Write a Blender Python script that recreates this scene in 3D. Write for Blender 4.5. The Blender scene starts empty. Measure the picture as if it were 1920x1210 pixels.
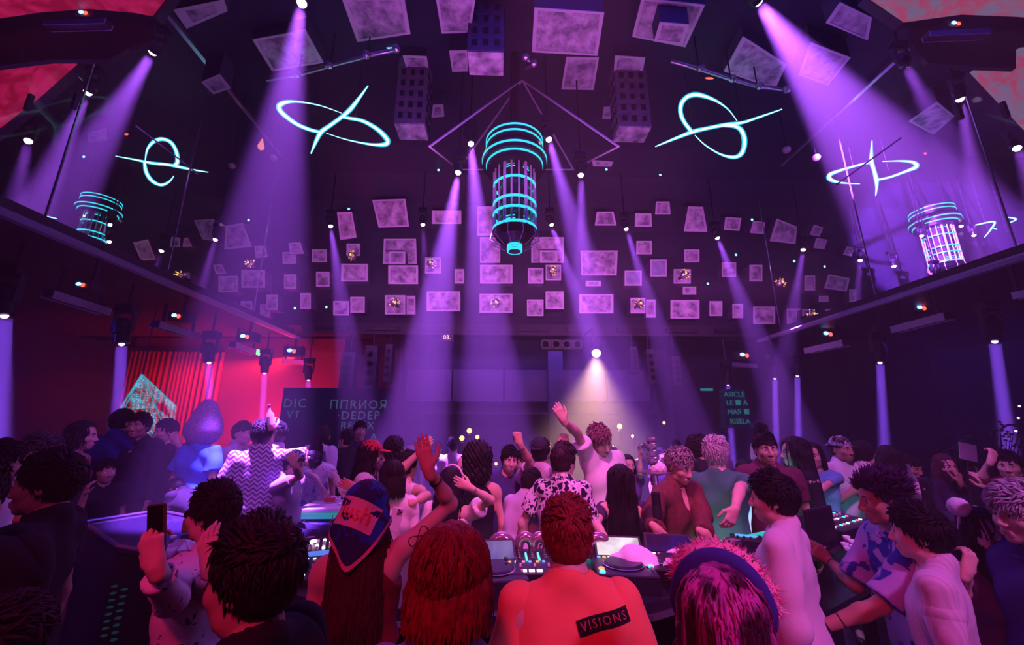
import bpy, bmesh, math, random
import numpy as np
from mathutils import Vector, Matrix, Euler
from mathutils.bvhtree import BVHTree
random.seed(7); np.random.seed(7)
S = bpy.context.scene
COL = S.collection

# ------------------------------------------------------------------ camera
FPX, CX, CY = 750.0, 960.0, 605.0
CAM = np.array([0.0, 0.0, 1.9])
PITCH = math.radians(14.2); YAW = math.atan(23.0 / 750.0 * math.cos(PITCH))
cd = bpy.data.cameras.new('camera'); cam = bpy.data.objects.new('camera', cd); COL.objects.link(cam)
cd.sensor_width = 36.0; cd.lens = 36.0 * FPX / 1920.0; cd.clip_start = 0.05; cd.clip_end = 200
cam.location = CAM; cam.rotation_euler = (math.pi / 2 + PITCH, 0, -YAW)
S.camera = cam

def ray(px, py):
    x, y = (px - CX) / FPX, (CY - py) / FPX
    f = math.cos(PITCH) - y * math.sin(PITCH); u = y * math.cos(PITCH) + math.sin(PITCH)
    return np.array([x * math.cos(YAW) + f * math.sin(YAW), f * math.cos(YAW) - x * math.sin(YAW), u])
def at(px, py, Y):
    r = ray(px, py); return CAM + r * (Y / r[1])
def atz(px, py, z):
    r = ray(px, py); return CAM + r * ((z - CAM[2]) / r[2])
def on_plane(px, py, p0, n):
    r = ray(px, py); n = np.array(n, float)
    return CAM + r * (np.dot(np.array(p0) - CAM, n) / np.dot(r, n))
def nrm(v): v = np.asarray(v, float); return v / (np.linalg.norm(v) + 1e-9)
def depth(p):
    d = np.array(p) - CAM
    f = d[1] * math.cos(YAW) + d[0] * math.sin(YAW)
    return f * math.cos(PITCH) + d[2] * math.sin(PITCH)
def pxm(p):                                                       # metres per pixel at a point
    return depth(p) / FPX

# ------------------------------------------------------------------ world, exposure, washes
W = bpy.data.worlds.new('night'); S.world = W; W.use_nodes = True
W.node_tree.nodes['Background'].inputs[0].default_value = (0, 0, 0, 1)
W.node_tree.nodes['Background'].inputs[1].default_value = 0
vs = S.view_settings
vs.view_transform = 'Standard'; vs.look = 'None'; vs.gamma = 1.0; vs.use_curve_mapping = False
vs.exposure = 0.0
wv = W.node_tree.nodes.new('ShaderNodeVolumeScatter'); wv.inputs['Density'].default_value = .013; wv.inputs['Anisotropy'].default_value = 0.0
W.node_tree.links.new(wv.outputs[0], W.node_tree.nodes['World Output'].inputs['Volume'])      # thin haze in the whole club
S.cycles.volume_bounces = 0
S.cycles.max_bounces = 4; S.cycles.diffuse_bounces = 2; S.cycles.glossy_bounces = 2
S.cycles.transmission_bounces = 3; S.cycles.transparent_max_bounces = 6
S.cycles.use_denoising = True
S.cycles.sample_clamp_indirect = 4.0
S.cycles.caustics_reflective = False; S.cycles.caustics_refractive = False

def area(name, loc, target, col, power, sx, sy=None, spread=180):
    l = bpy.data.lights.new(name, 'AREA'); l.color = col; l.energy = power
    l.shape = 'RECTANGLE'; l.size = sx; l.size_y = sy or sx; l.spread = math.radians(spread)
    o = bpy.data.objects.new(name, l); COL.objects.link(o); o.location = loc
    o.rotation_euler = (Vector(target) - Vector(loc)).to_track_quat('-Z', 'Y').to_euler()
    return o
def spot(name, loc, target, col, power, half, radius=0.06, blend=0.35):
    l = bpy.data.lights.new(name, 'SPOT'); l.color = col; l.energy = power
    l.spot_size = math.radians(2 * half); l.spot_blend = blend; l.shadow_soft_size = radius
    o = bpy.data.objects.new(name, l); COL.objects.link(o); o.location = loc
    o.rotation_euler = (Vector(target) - Vector(loc)).to_track_quat('-Z', 'Y').to_euler()
    return o
def shaft(name, loc, target, col, power, radius, spread=5):                 # parallel beam from a wide lens
    o = area(name, loc, target, col, power, radius * 2, None, spread); o.data.shape = 'DISK'; return o
# stage washes: unseen lamps added to light panels, ceiling, crowd and booth
WASH = [
    area('wash_panels', (-3.0, 7.6, 4.6), (-3.0, 11, 6.0), (0.85, 0.17, 1.0), 55, 4.5, 0.2, 150),
    area('wash_panels', (0.8, 7.6, 4.6), (0.8, 11, 6.0), (0.95, 0.19, 1.0), 55, 4.5, 0.2, 150),
    area('wash_panels', (4.6, 7.6, 4.6), (4.6, 11, 6.0), (0.95, 0.16, 1.0), 55, 4.5, 0.2, 150),
    area('wash_ceiling', (0.4, 5.0, 5.2), (0.4, 5.4, 8.6), (0.85, 0.18, 1.0), 45, 5.0, 1.0, 160),
    area('wash_crowd', (0.6, 6.4, 4.4), (0.4, 4.0, 1.2), (0.65, 0.14, 1.0), 50, 4.0, 0.6, 130),
    spot('wash_red', (-0.6, -2.0, 4.8), (0.1, 1.6, 1.0), (1.0, 0.015, 0.10), 430, 24, 0.2, 0.6),
    spot('wash_magenta', (2.8, -1.6, 4.8), (1.7, 1.9, 1.0), (0.85, 0.17, 1.0), 640, 24, 0.2, 0.6),
    spot('wash_pink', (0.4, 1.2, 5.6), (0.5, 4.0, 1.2), (1.0, 0.16, 0.62), 950, 24, 0.2, 0.7),
    spot('wash_bay', (2.6, 0.8, 5.4), (3.2, 4.2, 1.2), (0.9, 0.16, 0.85), 700, 20, 0.2, 0.7),
    spot('wash_lounge', (-2.2, 0.8, 5.4), (-3.0, 4.8, 1.2), (0.75, 0.14, 0.9), 420, 20, 0.2, 0.7),
    spot('wash_corner', (-2.2, -1.6, 4.6), (-1.6, 1.7, 1.2), (0.8, 0.06, 0.55), 130, 24, 0.2, 0.7),
]

# ------------------------------------------------------------------ materials
MATS = {}
def mat(name, col, rough=0.6, metal=0.0, emit=None, estr=0.0, spec=0.5, noise=None, bump=0.0, alpha=None, trans=0.0):
    if name in MATS: return MATS[name]
    m = bpy.data.materials.new(name); m.use_nodes = True; nt = m.node_tree; b = nt.nodes['Principled BSDF']
    c = (*col, 1)
    b.inputs['Base Color'].default_value = c; b.inputs['Roughness'].default_value = rough
    b.inputs['Metallic'].default_value = metal; b.inputs['Specular IOR Level'].default_value = spec
    b.inputs['Transmission Weight'].default_value = trans
    if alpha is not None: b.inputs['Alpha'].default_value = alpha
    if emit is not None:
        b.inputs['Emission Color'].default_value = (*emit, 1); b.inputs['Emission Strength'].default_value = estr
    if noise or bump:
        tc = nt.nodes.new('ShaderNodeTexCoord'); n = nt.nodes.new('ShaderNodeTexNoise')
        sc, lo = noise if noise else (30.0, None)
        n.inputs['Scale'].default_value = sc; n.inputs['Detail'].default_value = 4
        nt.links.new(tc.outputs['Object'], n.inputs['Vector'])
        if lo is not None:
            mx = nt.nodes.new('ShaderNodeMix'); mx.data_type = 'RGBA'
            rp = nt.nodes.new('ShaderNodeMapRange'); rp.inputs[1].default_value = .35; rp.inputs[2].default_value = .65
            nt.links.new(n.outputs[0], rp.inputs[0]); nt.links.new(rp.outputs[0], mx.inputs[0])
            mx.inputs[6].default_value = (*lo, 1); mx.inputs[7].default_value = c
            nt.links.new(mx.outputs[2], b.inputs['Base Color'])
        if bump:
            bp = nt.nodes.new('ShaderNodeBump'); bp.inputs['Strength'].default_value = bump; bp.inputs['Distance'].default_value = .01
            nt.links.new(n.outputs[0], bp.inputs['Height']); nt.links.new(bp.outputs[0], b.inputs['Normal'])
    MATS[name] = m
    return m
def glow(name, col, strength):
    m = mat(name, (0.02, 0.02, 0.02), 0.5, emit=col, estr=strength); m.cycles.emission_sampling = 'NONE'; return m

black = mat('black paint', (.012, .010, .020), .55)
blackmetal = mat('black metal', (.015, .014, .02), .35, .6)
darkblue = mat('dark shell', (.008, .007, .024), .7)
steel = mat('brushed steel', (.55, .52, .60), .3, .9)
chrome = mat('chrome', (.8, .8, .85), .12, 1)

# ------------------------------------------------------------------ mesh helpers
class MB:
    def __init__(s): s.v = []; s.f = []; s.mi = []
    def add(s, vs, fs, m=0):
        n = len(s.v); s.v += [tuple(float(c) for c in v) for v in vs]; s.f += [tuple(i + n for i in f) for f in fs]; s.mi += [m] * len(fs); return s
    def hexa(s, p, m=0, mtop=None):                                # p: 4 corners of face A then 4 of face B
        s.add(p, [(0, 1, 2, 3), (7, 6, 5, 4), (0, 4, 5, 1), (1, 5, 6, 2), (2, 6, 7, 3), (3, 7, 4, 0)], m)
        if mtop is not None: s.mi[-6] = mtop
        return s
    def box(s, c, d, R=None, m=0):
        c = np.array(c, float); d = np.array(d, float) / 2
        P = [np.array(q) * d for q in ((-1, -1, 1), (1, -1, 1), (1, 1, 1), (-1, 1, 1), (-1, -1, -1), (1, -1, -1), (1, 1, -1), (-1, 1, -1))]
        if R is not None: P = [np.array(R @ Vector(q)) for q in P]
        return s.hexa([c + q for q in P], m)
    def tube(s, pts, r, n=8, m=0, closed=False, cap=True):
        pts = [np.array(p, float) for p in pts]; N = len(pts)
        rr = r if hasattr(r, '__len__') else [r] * N
        up = None; rings = []
        for i, p in enumerate(pts):
            a = pts[(i - 1) % N] if (closed or i > 0) else p; b = pts[(i + 1) % N] if (closed or i < N - 1) else p
            t = b - a; t = t / (np.linalg.norm(t) + 1e-9)
            if up is None:
                up = np.array([0, 0, 1.]) if abs(t[2]) < .9 else np.array([1., 0, 0])
            u = np.cross(t, up); u /= (np.linalg.norm(u) + 1e-9); w = np.cross(u, t); up = w
            rings.append([p + rr[i] * (math.cos(2 * math.pi * k / n) * u + math.sin(2 * math.pi * k / n) * w) for k in range(n)])
        vs = [v for ring in rings for v in ring]; fs = []
        for i in range(N if closed else N - 1):
            j = (i + 1) % N
            for k in range(n):
                l = (k + 1) % n; fs.append((i * n + k, i * n + l, j * n + l, j * n + k))
        if cap and not closed: fs += [tuple(range(n))[::-1], tuple(range((N - 1) * n, N * n))]
        return s.add(vs, fs, m)
    def lathe(s, prof, n=24, c=(0, 0, 0), R=None, m=0, sx=1, sy=1):
        vs = []; fs = []
        for (r, z) in prof:
            for k in range(n):
                a = 2 * math.pi * k / n; q = Vector((r * math.cos(a) * sx, r * math.sin(a) * sy, z))
                if R is not None: q = R @ q
                vs.append(tuple(np.array(q) + np.array(c)))
        for i in range(len(prof) - 1):
            for k in range(n):
                l = (k + 1) % n; fs.append((i * n + k, i * n + l, (i + 1) * n + l, (i + 1) * n + k))
        fs += [tuple(range(n))[::-1], tuple(range((len(prof) - 1) * n, len(prof) * n))]
        return s.add(vs, fs, m)
    def ball(s, c, r, n=10, m=0, R=None):
        r = r if hasattr(r, '__len__') else (r, r, r)
        vs = [(0, 0, 1)]; k = n // 2
        for i in range(1, k):
            t = math.pi * i / k
            vs += [(math.sin(t) * math.cos(2 * math.pi * j / n), math.sin(t) * math.sin(2 * math.pi * j / n), math.cos(t)) for j in range(n)]
        vs.append((0, 0, -1)); fs = []
        for j in range(n): fs.append((0, 1 + j, 1 + (j + 1) % n))
        for i in range(k - 2):
            for j in range(n):
                a = 1 + i * n; l = (j + 1) % n; fs.append((a + j, a + n + j, a + n + l, a + l))
        e = len(vs) - 1; a = 1 + (k - 2) * n
        for j in range(n): fs.append((a + j, e, a + (j + 1) % n))
        P = [Vector((v[0] * r[0], v[1] * r[1], v[2] * r[2])) for v in vs]
        if R is not None: P = [R @ q for q in P]
        return s.add([tuple(np.array(q) + np.array(c)) for q in P], fs, m)
    def mesh(s, name):
        me = bpy.data.meshes.new(name); me.from_pydata(s.v, [], s.f); me.polygons.foreach_set('material_index', s.mi); return me
    def build(s, name, mats, parent=None, smooth=False, bevel=0, loc=None, rot=None, fix=True):
        me = s.mesh(name)
        if fix:
            bm = bmesh.new(); bm.from_mesh(me); bmesh.ops.recalc_face_normals(bm, faces=bm.faces); bm.to_mesh(me); bm.free()
        for m in (mats if isinstance(mats, (list, tuple)) else [mats]): me.materials.append(m)
        if smooth: me.polygons.foreach_set('use_smooth', [True] * len(me.polygons))
        o = bpy.data.objects.new(name, me); COL.objects.link(o)
        if parent is not None: o.parent = parent
        if loc is not None: o.location = loc
        if rot is not None: o.rotation_euler = rot
        if bevel:
            b = o.modifiers.new('bevel', 'BEVEL'); b.width = bevel; b.segments = 2; b.limit_method = 'ANGLE'
        return o
def tag(o, label=None, cat=None, group=None, kind=None):
    if label: o['label'] = label
    if cat: o['category'] = cat
    if group: o['group'] = group
    if kind: o['kind'] = kind
    return o
def thing(name, label, cat, loc=(0, 0, 0), rot=(0, 0, 0), group=None):
    o = bpy.data.objects.new(name, None); COL.objects.link(o); o.location = tuple(float(c) for c in loc); o.rotation_euler = rot
    o.empty_display_size = .1
    return tag(o, label, cat, group)
def copy_tree(o, parent=None):
    c = o.copy(); COL.objects.link(c)
    if parent is not None: c.parent = parent
    for ch in list(o.children): copy_tree(ch, c)
    return c
def text_mesh(body, size, extr=0.0, align='CENTER', spacing=1.0):
    cu = bpy.data.curves.new('txt', 'FONT'); cu.body = body; cu.size = size; cu.extrude = extr; cu.align_x = align; cu.align_y = 'CENTER'
    cu.space_character = spacing; cu.resolution_u = 2
    ob = bpy.data.objects.new('txt', cu); COL.objects.link(ob)
    bpy.context.view_layer.update()
    me = bpy.data.meshes.new_from_object(ob); bpy.data.objects.remove(ob); bpy.data.curves.remove(cu)
    return me
def text_obj(name, body, size, m, parent=None, M=None, extr=0.002, spacing=1.0):
    me = text_mesh(body, size, extr, spacing=spacing); me.name = name; me.materials.clear(); me.materials.append(m)
    if M is not None: me.transform(M)
    o = bpy.data.objects.new(name, me); COL.objects.link(o)
    if parent is not None: o.parent = parent
    return o
def frame(o, x, y):                                                # matrix with origin o, x and y axes
    x = Vector(x).normalized(); z = x.cross(Vector(y)).normalized(); y = z.cross(x)
    M = Matrix((x, y, z)).transposed().to_4x4(); M.translation = Vector(o); return M
# ================================================================== the room
def struct(name, mb, m, **k):
    o = mb.build(name, m, **k); return tag(o, kind='structure')
floor_m = mat('dark floor', (.02, .015, .03), .3, noise=(3, (.012, .01, .02)))
XL, XR, YB, ZL = -5.5, 7.3, 11.0, 4.13
struct('floor', MB().box((1, 4.6, -.05), (42, 18.6, .1)), floor_m)
prof = [(-4.0, 8.6), (8.6, 8.6), (9.5, 8.42), (10.2, 8.0), (10.7, 7.4), (10.95, 6.7), (11.0, 6.2), (11.0, 4.6)]
def shell(x0, x1):                                                 # vault: flat ceiling that curves down into the panelled wall
    b = MB(); n = len(prof)
    out = [(y + (0.25 if y > 9 else 0), z + .25) for y, z in prof]
    vs = [(x0, y, z) for y, z in prof] + [(x1, y, z) for y, z in prof] + [(x0, y, z) for y, z in out] + [(x1, y, z) for y, z in out]
    fs = []
    for i in range(n - 1):
        fs += [(i, i + 1, n + i + 1, n + i), (2 * n + i, 3 * n + i, 3 * n + i + 1, 2 * n + i + 1)]
        fs += [(i, 2 * n + i, 2 * n + i + 1, i + 1), (n + i, n + i + 1, 3 * n + i + 1, 3 * n + i)]
    fs += [(0, n, 3 * n, 2 * n), (n - 1, 3 * n - 1, 4 * n - 1, 2 * n - 1)]
    return b.add(vs, fs)
ceiling = struct('ceiling', shell(-20, 22), darkblue)  # extends past the mirror walls to carry the reflected panels
wallm = mat('navy wall', (.022, .02, .06), .75, noise=(1.5, (.014, .012, .04)))
wall_back = struct('wall_back', MB().box((1, 13.1, 2.3), (27, .2, 4.6)), wallm)
struct('wall_left', MB().box((-12.6, 4.6, 2.1), (.2, 17.2, 4.2)), wallm)
struct('wall_right', MB().box((14.6, 4.6, 2.1), (.2, 17.2, 4.2)), wallm)
struct('wall_back_left', MB().box((-12, 13.1, 6.5), (16, .2, 4)), darkblue)
struct('trim_1', MB().box((1, 12.1, 4.7), (27, 1.9, .2)), black)             # soffit behind the panelled wall
struct('trim_2', MB().box((-9.1, 3.5, 4.28), (7.0, 14.6, .2)), mat('soffit paint', (.05, .03, .04), .6))   # balcony soffits
struct('trim_3', MB().box((10.95, 3.5, 4.28), (7.1, 14.6, .2)), black)
ledge_m = mat('polished ledge', (.62, .55, .75), .4, .35)
def ledge(x, s, name):                                             # bevelled lip along the balcony edge
    y0, y1 = -2.5, 10.95
    p = [(x, ZL + .0), (x - s * .05, ZL + .05), (x + s * .10, ZL + .13), (x + s * .10, ZL + .0)]
    struct(name, MB().hexa([(a, y0, b) for a, b in p] + [(a, y1, b) for a, b in p]), ledge_m)
ledge(XL, -1, 'trim_4'); ledge(XR, 1, 'trim_5')
struct('trim_6', MB().box((.9, 10.9, 4.42), (12.6, .3, .32)), black)          # beam under the panelled wall
for k in range(9):
    MB().box((-4.6 + k * 1.38, 10.72, 4.42), (.9, .06, .12)).build('panel', blackmetal, bpy.data.objects['trim_6'])
# mirror walls above the ledges, built as clear panes with reflections modelled beyond
gl = bpy.data.materials.new('side glass'); gl.use_nodes = True; nt = gl.node_tree; nt.nodes.clear()
o_ = nt.nodes.new('ShaderNodeOutputMaterial'); mx = nt.nodes.new('ShaderNodeMixShader'); tr = nt.nodes.new('ShaderNodeBsdfTransparent'); gs = nt.nodes.new('ShaderNodeBsdfGlossy')
gs.inputs['Roughness'].default_value = .02; gs.inputs['Color'].default_value = (.8, .8, 1, 1); mx.inputs[0].default_value = .006
nt.links.new(tr.outputs[0], mx.inputs[1]); nt.links.new(gs.outputs[0], mx.inputs[2]); nt.links.new(mx.outputs[0], o_.inputs[0])
joint_m = mat('joint steel', (.5, .45, .62), .25, .8)
def screen_side(name, x, s, pxs):
    ys = [-2.4]
    for px, py in pxs:
        r = ray(px, py); ys.append(CAM[1] + r[1] * ((x - CAM[0]) / r[0]))
    ys = sorted(ys) + [10.9]
    root = struct(name, MB().box((x + s * .1, 4.25, 8.55), (.08, 13.3, .08)), joint_m)
    for a, b in zip(ys, ys[1:]):
        MB().box((x + s * .1, (a + b) / 2, 6.44), (.012, b - a - .02, 4.1)).build('pane', gl, root)
    for y in ys[1:-1]:
        MB().box((x + s * .1, y, 6.44), (.022, .016, 4.15)).build('joint', joint_m, root)
screen_side('mirror_wall_1', XL, -1, [(88, 447), (318, 540), (480, 610)])
screen_side('mirror_wall_2', XR, 1, [(1457, 620), (1635, 563), (1895, 468)])

# ------------------------------------------------------------------ ceiling and wall panels (concrete-faced boxes)
pm = bpy.data.materials.new('panel face'); pm.use_nodes = True; nt = pm.node_tree; b_ = nt.nodes['Principled BSDF']; b_.inputs['Roughness'].default_value = .8
tc = nt.nodes.new('ShaderNodeTexCoord'); n1 = nt.nodes.new('ShaderNodeTexNoise'); n1.inputs['Scale'].default_value = 4.5; n1.inputs['Detail'].default_value = 6; n1.inputs['Roughness'].default_value = .6
geo = nt.nodes.new('ShaderNodeNewGeometry')
cr = nt.nodes.new('ShaderNodeValToRGB'); cr.color_ramp.elements[0].position = .36; cr.color_ramp.elements[0].color = (.20, .15, .22, 1); cr.color_ramp.elements[1].position = .64; cr.color_ramp.elements[1].color = (.86, .74, .84, 1)
nt.links.new(geo.outputs['Position'], n1.inputs['Vector']); nt.links.new(n1.outputs[0], cr.inputs[0]); nt.links.new(cr.outputs[0], b_.inputs['Base Color'])
rim_m = mat('panel rim', (.80, .70, .80), .6); side_m = mat('panel side', (.07, .06, .11), .7)
def panel(q, surf, d, parent=ceiling, face=pm, name='panel', back=None):
    """q: 4 pixel corners; surf: 'b' wall, 'c' ceiling, 'v' curve; d: how far the box stands out"""
    cx, cy = np.mean([a for a, _ in q]), np.mean([b for _, b in q])
    if surf == 'b': p0 = np.array([0, YB - d, 0]); n = np.array([0, 1, 0.])
    elif surf == 'c': p0 = np.array([0, 0, 8.6 - d]); n = np.array([0, 0, 1.])
    else:
        best = None                                                # hit the profile polyline
        for (y0, z0), (y1, z1) in zip(prof, prof[1:]):
            for t in np.linspace(0, 1, 12):
                y, z = y0 + (y1 - y0) * t, z0 + (z1 - z0) * t
                w = at(cx, cy, y)
                e = abs(w[2] - z)
                if best is None or e < best[0]: best = (e, w, (y0, z0, y1, z1))
        y0, z0, y1, z1 = best[2]; n = np.array([0, -(z1 - z0), (y1 - y0)]); n = n / np.linalg.norm(n)
        if n[1] < 0: n = -n
        n = n * .75 + np.array([0, .25, 0]); n /= np.linalg.norm(n)   # boxes lean a little towards the floor
        p0 = best[1] - n * d
    P = [on_plane(a, b, p0, n) for a, b in q]; c = np.mean(P, 0); L = d + .12 if back is None else back
    B = [p + n * L for p in P]
    mb = MB().hexa(P + B, 1)
    w = min(np.linalg.norm(P[0] - P[1]), np.linalg.norm(P[1] - P[2])); fr = .05 / max(w, .2)
    I = [p + (c - p) * fr * 1.6 - n * .012 for p in P]
    J = [p + (c - p) * fr * 1.6 - n * .004 for p in P]
    O = [p - n * .012 for p in P]
    mb.add(O + I, [(0, 1, 5, 4), (1, 2, 6, 5), (2, 3, 7, 6), (3, 0, 4, 7)], 2)
    mb.add(P + O, [(0, 1, 5, 4), (1, 2, 6, 5), (2, 3, 7, 6), (3, 0, 4, 7)], 2)
    mb.add(I + J, [(0, 1, 5, 4), (1, 2, 6, 5), (2, 3, 7, 6), (3, 0, 4, 7)], 2); mb.add(J, [(0, 1, 2, 3)], 0)
    return mb.build(name, [face, side_m, rim_m], parent)
def R4(x0, y0, x1, y1, sk=0): return [(x0 + sk, y0), (x1 - sk, y0), (x1, y1), (x0, y1)]
BLUEFACE = mat('pale blue panel', (.50, .56, .72), .7, noise=(6, (.32, .36, .5)))
WALLP = [ # bottom row, then upward
 (625,565,655,592,.2),(657,557,684,587,.3),(722,554,760,590,.35),(762,555,779,590,.2),(800,547,863,584,.3),(899,551,961,587,.3),(988,562,1019,593,.25),(1023,547,1057,580,.35),
 (1086,552,1150,588,.3),(1182,559,1210,588,.4),(1211,562,1229,596,.2),(1257,563,1311,598,.3),(1330,565,1354,593,.2),(1373,570,1393,597,.25),(1412,575,1453,608,.35),(1475,579,1502,608,.2),(1504,580,1527,603,.4),(1547,580,1573,594,.2),
 (452,565,473,593,.3),(500,553,521,582,.3),(563,550,583,580,.35),(413,567,425,588,.2),(430,567,443,593,.2),(488,571,507,595,.15),
 (640,495,690,528,.3),(728,498,784,533,.35),(853,505,870,532,.2),(900,497,961,532,.3),(990,503,1019,532,.3),(1023,497,1052,526,.4),(1098,527,1127,537,.2),(1263,505,1295,532,.35),(1280,538,1305,553,.15),
 (1405,497,1429,528,.4),(1508,517,1528,545,.35),(1535,555,1553,567,.2),(1592,543,1605,567,.2),(1353,492,1380,520,.25),
 (410,518,447,548,.3),(453,507,497,540,.35),(533,515,556,542,.25),(593,510,618,538,.25),(335,512,356,537,.3),(797,483,827,513,.45)]
for x0, y0, x1, y1, d in WALLP: panel(R4(x0, y0, x1, y1), 'b', d)
for x0, y0, x1, y1, d in ((1171,508,1203,536,.3),(1219,487,1250,519,.4)): panel(R4(x0, y0, x1, y1), 'b', d, face=BLUEFACE)
CURVEP = [
 (R4(718,448,782,495,2),.15),(R4(730,472,760,495),.4),(R4(650,457,675,480),.2),(R4(900,445,938,493),.15),(R4(996,445,1057,493),.15),(R4(1012,470,1045,493),.35),(R4(1090,470,1156,517,-2),.15),(R4(1193,452,1222,477),.2),
 ([(632,398),(660,397),(669,446),(638,450)],.35),([(698,375),(760,373),(767,425),(710,427)],.3),(R4(810,395,865,420),.25),(R4(895,387,927,442),.25),([(1119,397),(1150,397),(1156,423),(1115,423)],.35),(R4(1190,400,1222,425,1),.3),(R4(1228,378,1257,402,2),.3),
 ([(1290,387),(1318,388),(1326,435),(1282,434)],.35),([(1360,407),(1390,409),(1386,433),(1357,431)],.3),([(1412,414),(1434,417),(1431,439),(1406,437)],.3),([(1456,410),(1494,425),(1491,458),(1443,452)],.25),([(1526,421),(1543,427),(1536,444),(1518,440)],.3),([(1530,446),(1551,450),(1545,468),(1525,465)],.2),([(1588,462),(1602,465),(1596,481),(1580,478)],.2),
 (R4(1283,468,1311,492),.2),([(1553,515),(1593,522),(1587,547),(1545,541)],.12),
 ([(364,413),(402,411),(400,452),(380,449)],.35),([(423,424),(455,418),(473,463),(421,468)],.35),([(477,462),(498,461),(502,482),(480,484)],.3),([(541,456),(563,454),(570,476),(545,477)],.35),(R4(530,473,555,495),.2),(R4(585,468,613,492),.15),
 ([(400,497),(416,496),(425,514),(405,515)],.15),([(250,455),(278,449),(292,487),(265,489)],.15),([(320,444),(338,446),(338,464),(320,463)],.2),([(345,447),(352,445),(361,462),(343,463)],.2)]
for q, d in CURVEP: panel(q, 'v', d)
CEILP = [
 ([(640,-6),(758,-6),(770,63),(670,78)],.3),([(817,-6),(892,-6),(882,60),(828,62)],.5),([(1002,13),(1133,22),(1120,104),(997,97)],.6),([(1062,106),(1123,107),(1113,168),(1052,167)],.35),
 ([(1203,-5),(1322,8),(1285,88),(1185,68)],.25),([(1237,40),(1292,45),(1280,83),(1226,77)],.6),([(842,94),(877,93),(877,133),(848,134)],.35),
 ([(812,196),(831,195),(833,218),(809,220)],.3),([(1132,200),(1148,199),(1148,222),(1129,222)],.3),([(755,103),(800,105),(805,138),(765,138)],.2),([(1153,103),(1210,107),(1203,143),(1150,140)],.2),
 ([(325,17),(420,-2),(427,20),(350,53)],.3),([(377,153),(412,138),(433,165),(400,176)],.5),([(473,73),(573,55),(607,117),(510,133)],.25),([(1575,3),(1635,32),(1627,75),(1548,42)],.4),
 ([(1520,78),(1595,107),(1552,160),(1497,140)],.4),([(1393,67),(1475,120),(1453,167),(1357,133)],.25),([(1757,190),(1790,217),(1750,252),(1703,227)],.4),([(163,247),(200,240),(200,263),(167,267)],.4),
 ([(1110,300),(1150,303),(1146,312),(1112,311)],.2)]
for q, d in CEILP: panel(q, 'c', d)

# three towers that hang upside down from the ceiling; black plates painted as dark window holes
tower_m = mat('tower side', (.26, .20, .26), .7, noise=(12, (.17, .13, .18)))
hole_m = mat('painted hole dark', (.006, .005, .012), .9)
def tower(q, z, label, rows, cols):
    P = [atz(a, b, z) for a, b in q]; c = np.mean(P, 0)
    w = (np.linalg.norm(P[0] - P[1]) + np.linalg.norm(P[2] - P[3])) / 2; dd = (np.linalg.norm(P[1] - P[2]) + np.linalg.norm(P[0] - P[3])) / 2
    H = 8.6 - z; t = thing('hanging_tower', label, 'hanging tower', (c[0], c[1], 8.6))
    MB().box((0, 0, -H / 2), (w, dd, H)).build('tower_body', tower_m, t)
    MB().box((0, 0, -H - .012), (w * .97, dd * .97, .03)).build('tower_face', pm, t)
    n = 0
    for s in range(4):                                             # windows on all four sides
        L = w if s % 2 == 0 else dd; off = (dd if s % 2 == 0 else w) / 2
        R = Matrix.Rotation(s * math.pi / 2, 3, 'Z')
        for i in range(cols):
            for j in range(rows):
                x = (i + .5 - cols / 2) * L / (cols + .3); zz = -H + .16 + j * .24
                if zz > -.1: continue
                p = R @ Vector((x, -off, zz)); n += 1
                MB().box((0, 0, 0), (L / cols * .42, .03, .11)).build('window', hole_m, t, loc=p, rot=(0, 0, s * math.pi / 2))
    return t
tower([(875,95),(944,95),(945,139),(881,140)], 7.55, 'square tower hanging upside down above the chandelier, pale glowing end', 5, 3)
tower([(741,232),(797,230),(803,262),(747,260)], 7.15, 'square upside-down tower between the tilted neon sign and the chandelier', 6, 3)
tower([(1156,236),(1216,237),(1212,267),(1153,263)], 7.15, 'square upside-down tower between the chandelier and the upright neon sign', 6, 3)

# ------------------------------------------------------------------ red slatted niche and back bar
niche_m = mat('niche wall', (.16, .05, .06), .55)
wn = struct('wall_niche', MB().box((-8.1, 12.6, 2.25), (6.4, .12, 4.5)), niche_m)
slat_m = mat('lacquered slat', (.55, .10, .07), .3)
sl = MB().box((0, 0, 0), (.045, .09, 3.9)).mesh('slat'); sl.materials.append(slat_m)
for px in (240, 248, 256, 265, 273, 281, 290, 298, 308, 319, 330, 338, 345, 353, 360, 367, 376, 386, 396, 407, 418):
    p = at(px, 660, 12.45); o = bpy.data.objects.new('slat', sl); COL.objects.link(o); o.location = (p[0], 12.48, 2.1); o.parent = wn
struct('wall_light_block', MB().box((-11.35, 8.4, 2.09), (.12, 8.5, 4.17)), black)  # black sheet added to keep the niche red off the side wall
# bar back: cabinets and shelf in the middle of the back wall
bar_m = mat('bar front', (.05, .035, .08), .5)
for i, (x0, x1) in enumerate(((-2.9, -1.5), (-1.46, .1), (.14, 1.5), (1.9, 3.3), (3.34, 4.7))):
    b = MB().box(((x0 + x1) / 2, 12.75, 3.05), (x1 - x0, .5, 1.0)).build('panel', bar_m, wall_back, bevel=.02)
MB().box((1, 12.6, 2.2), (8.4, .7, .06)).build('shelf', black, wall_back)
for x in (-3.2, 1.7, 5.0): MB().box((x, 12.4, 2.3), (.45, .45, 4.5)).build('panel', mat('pier', (.05, .04, .09), .7), wall_back)
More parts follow.
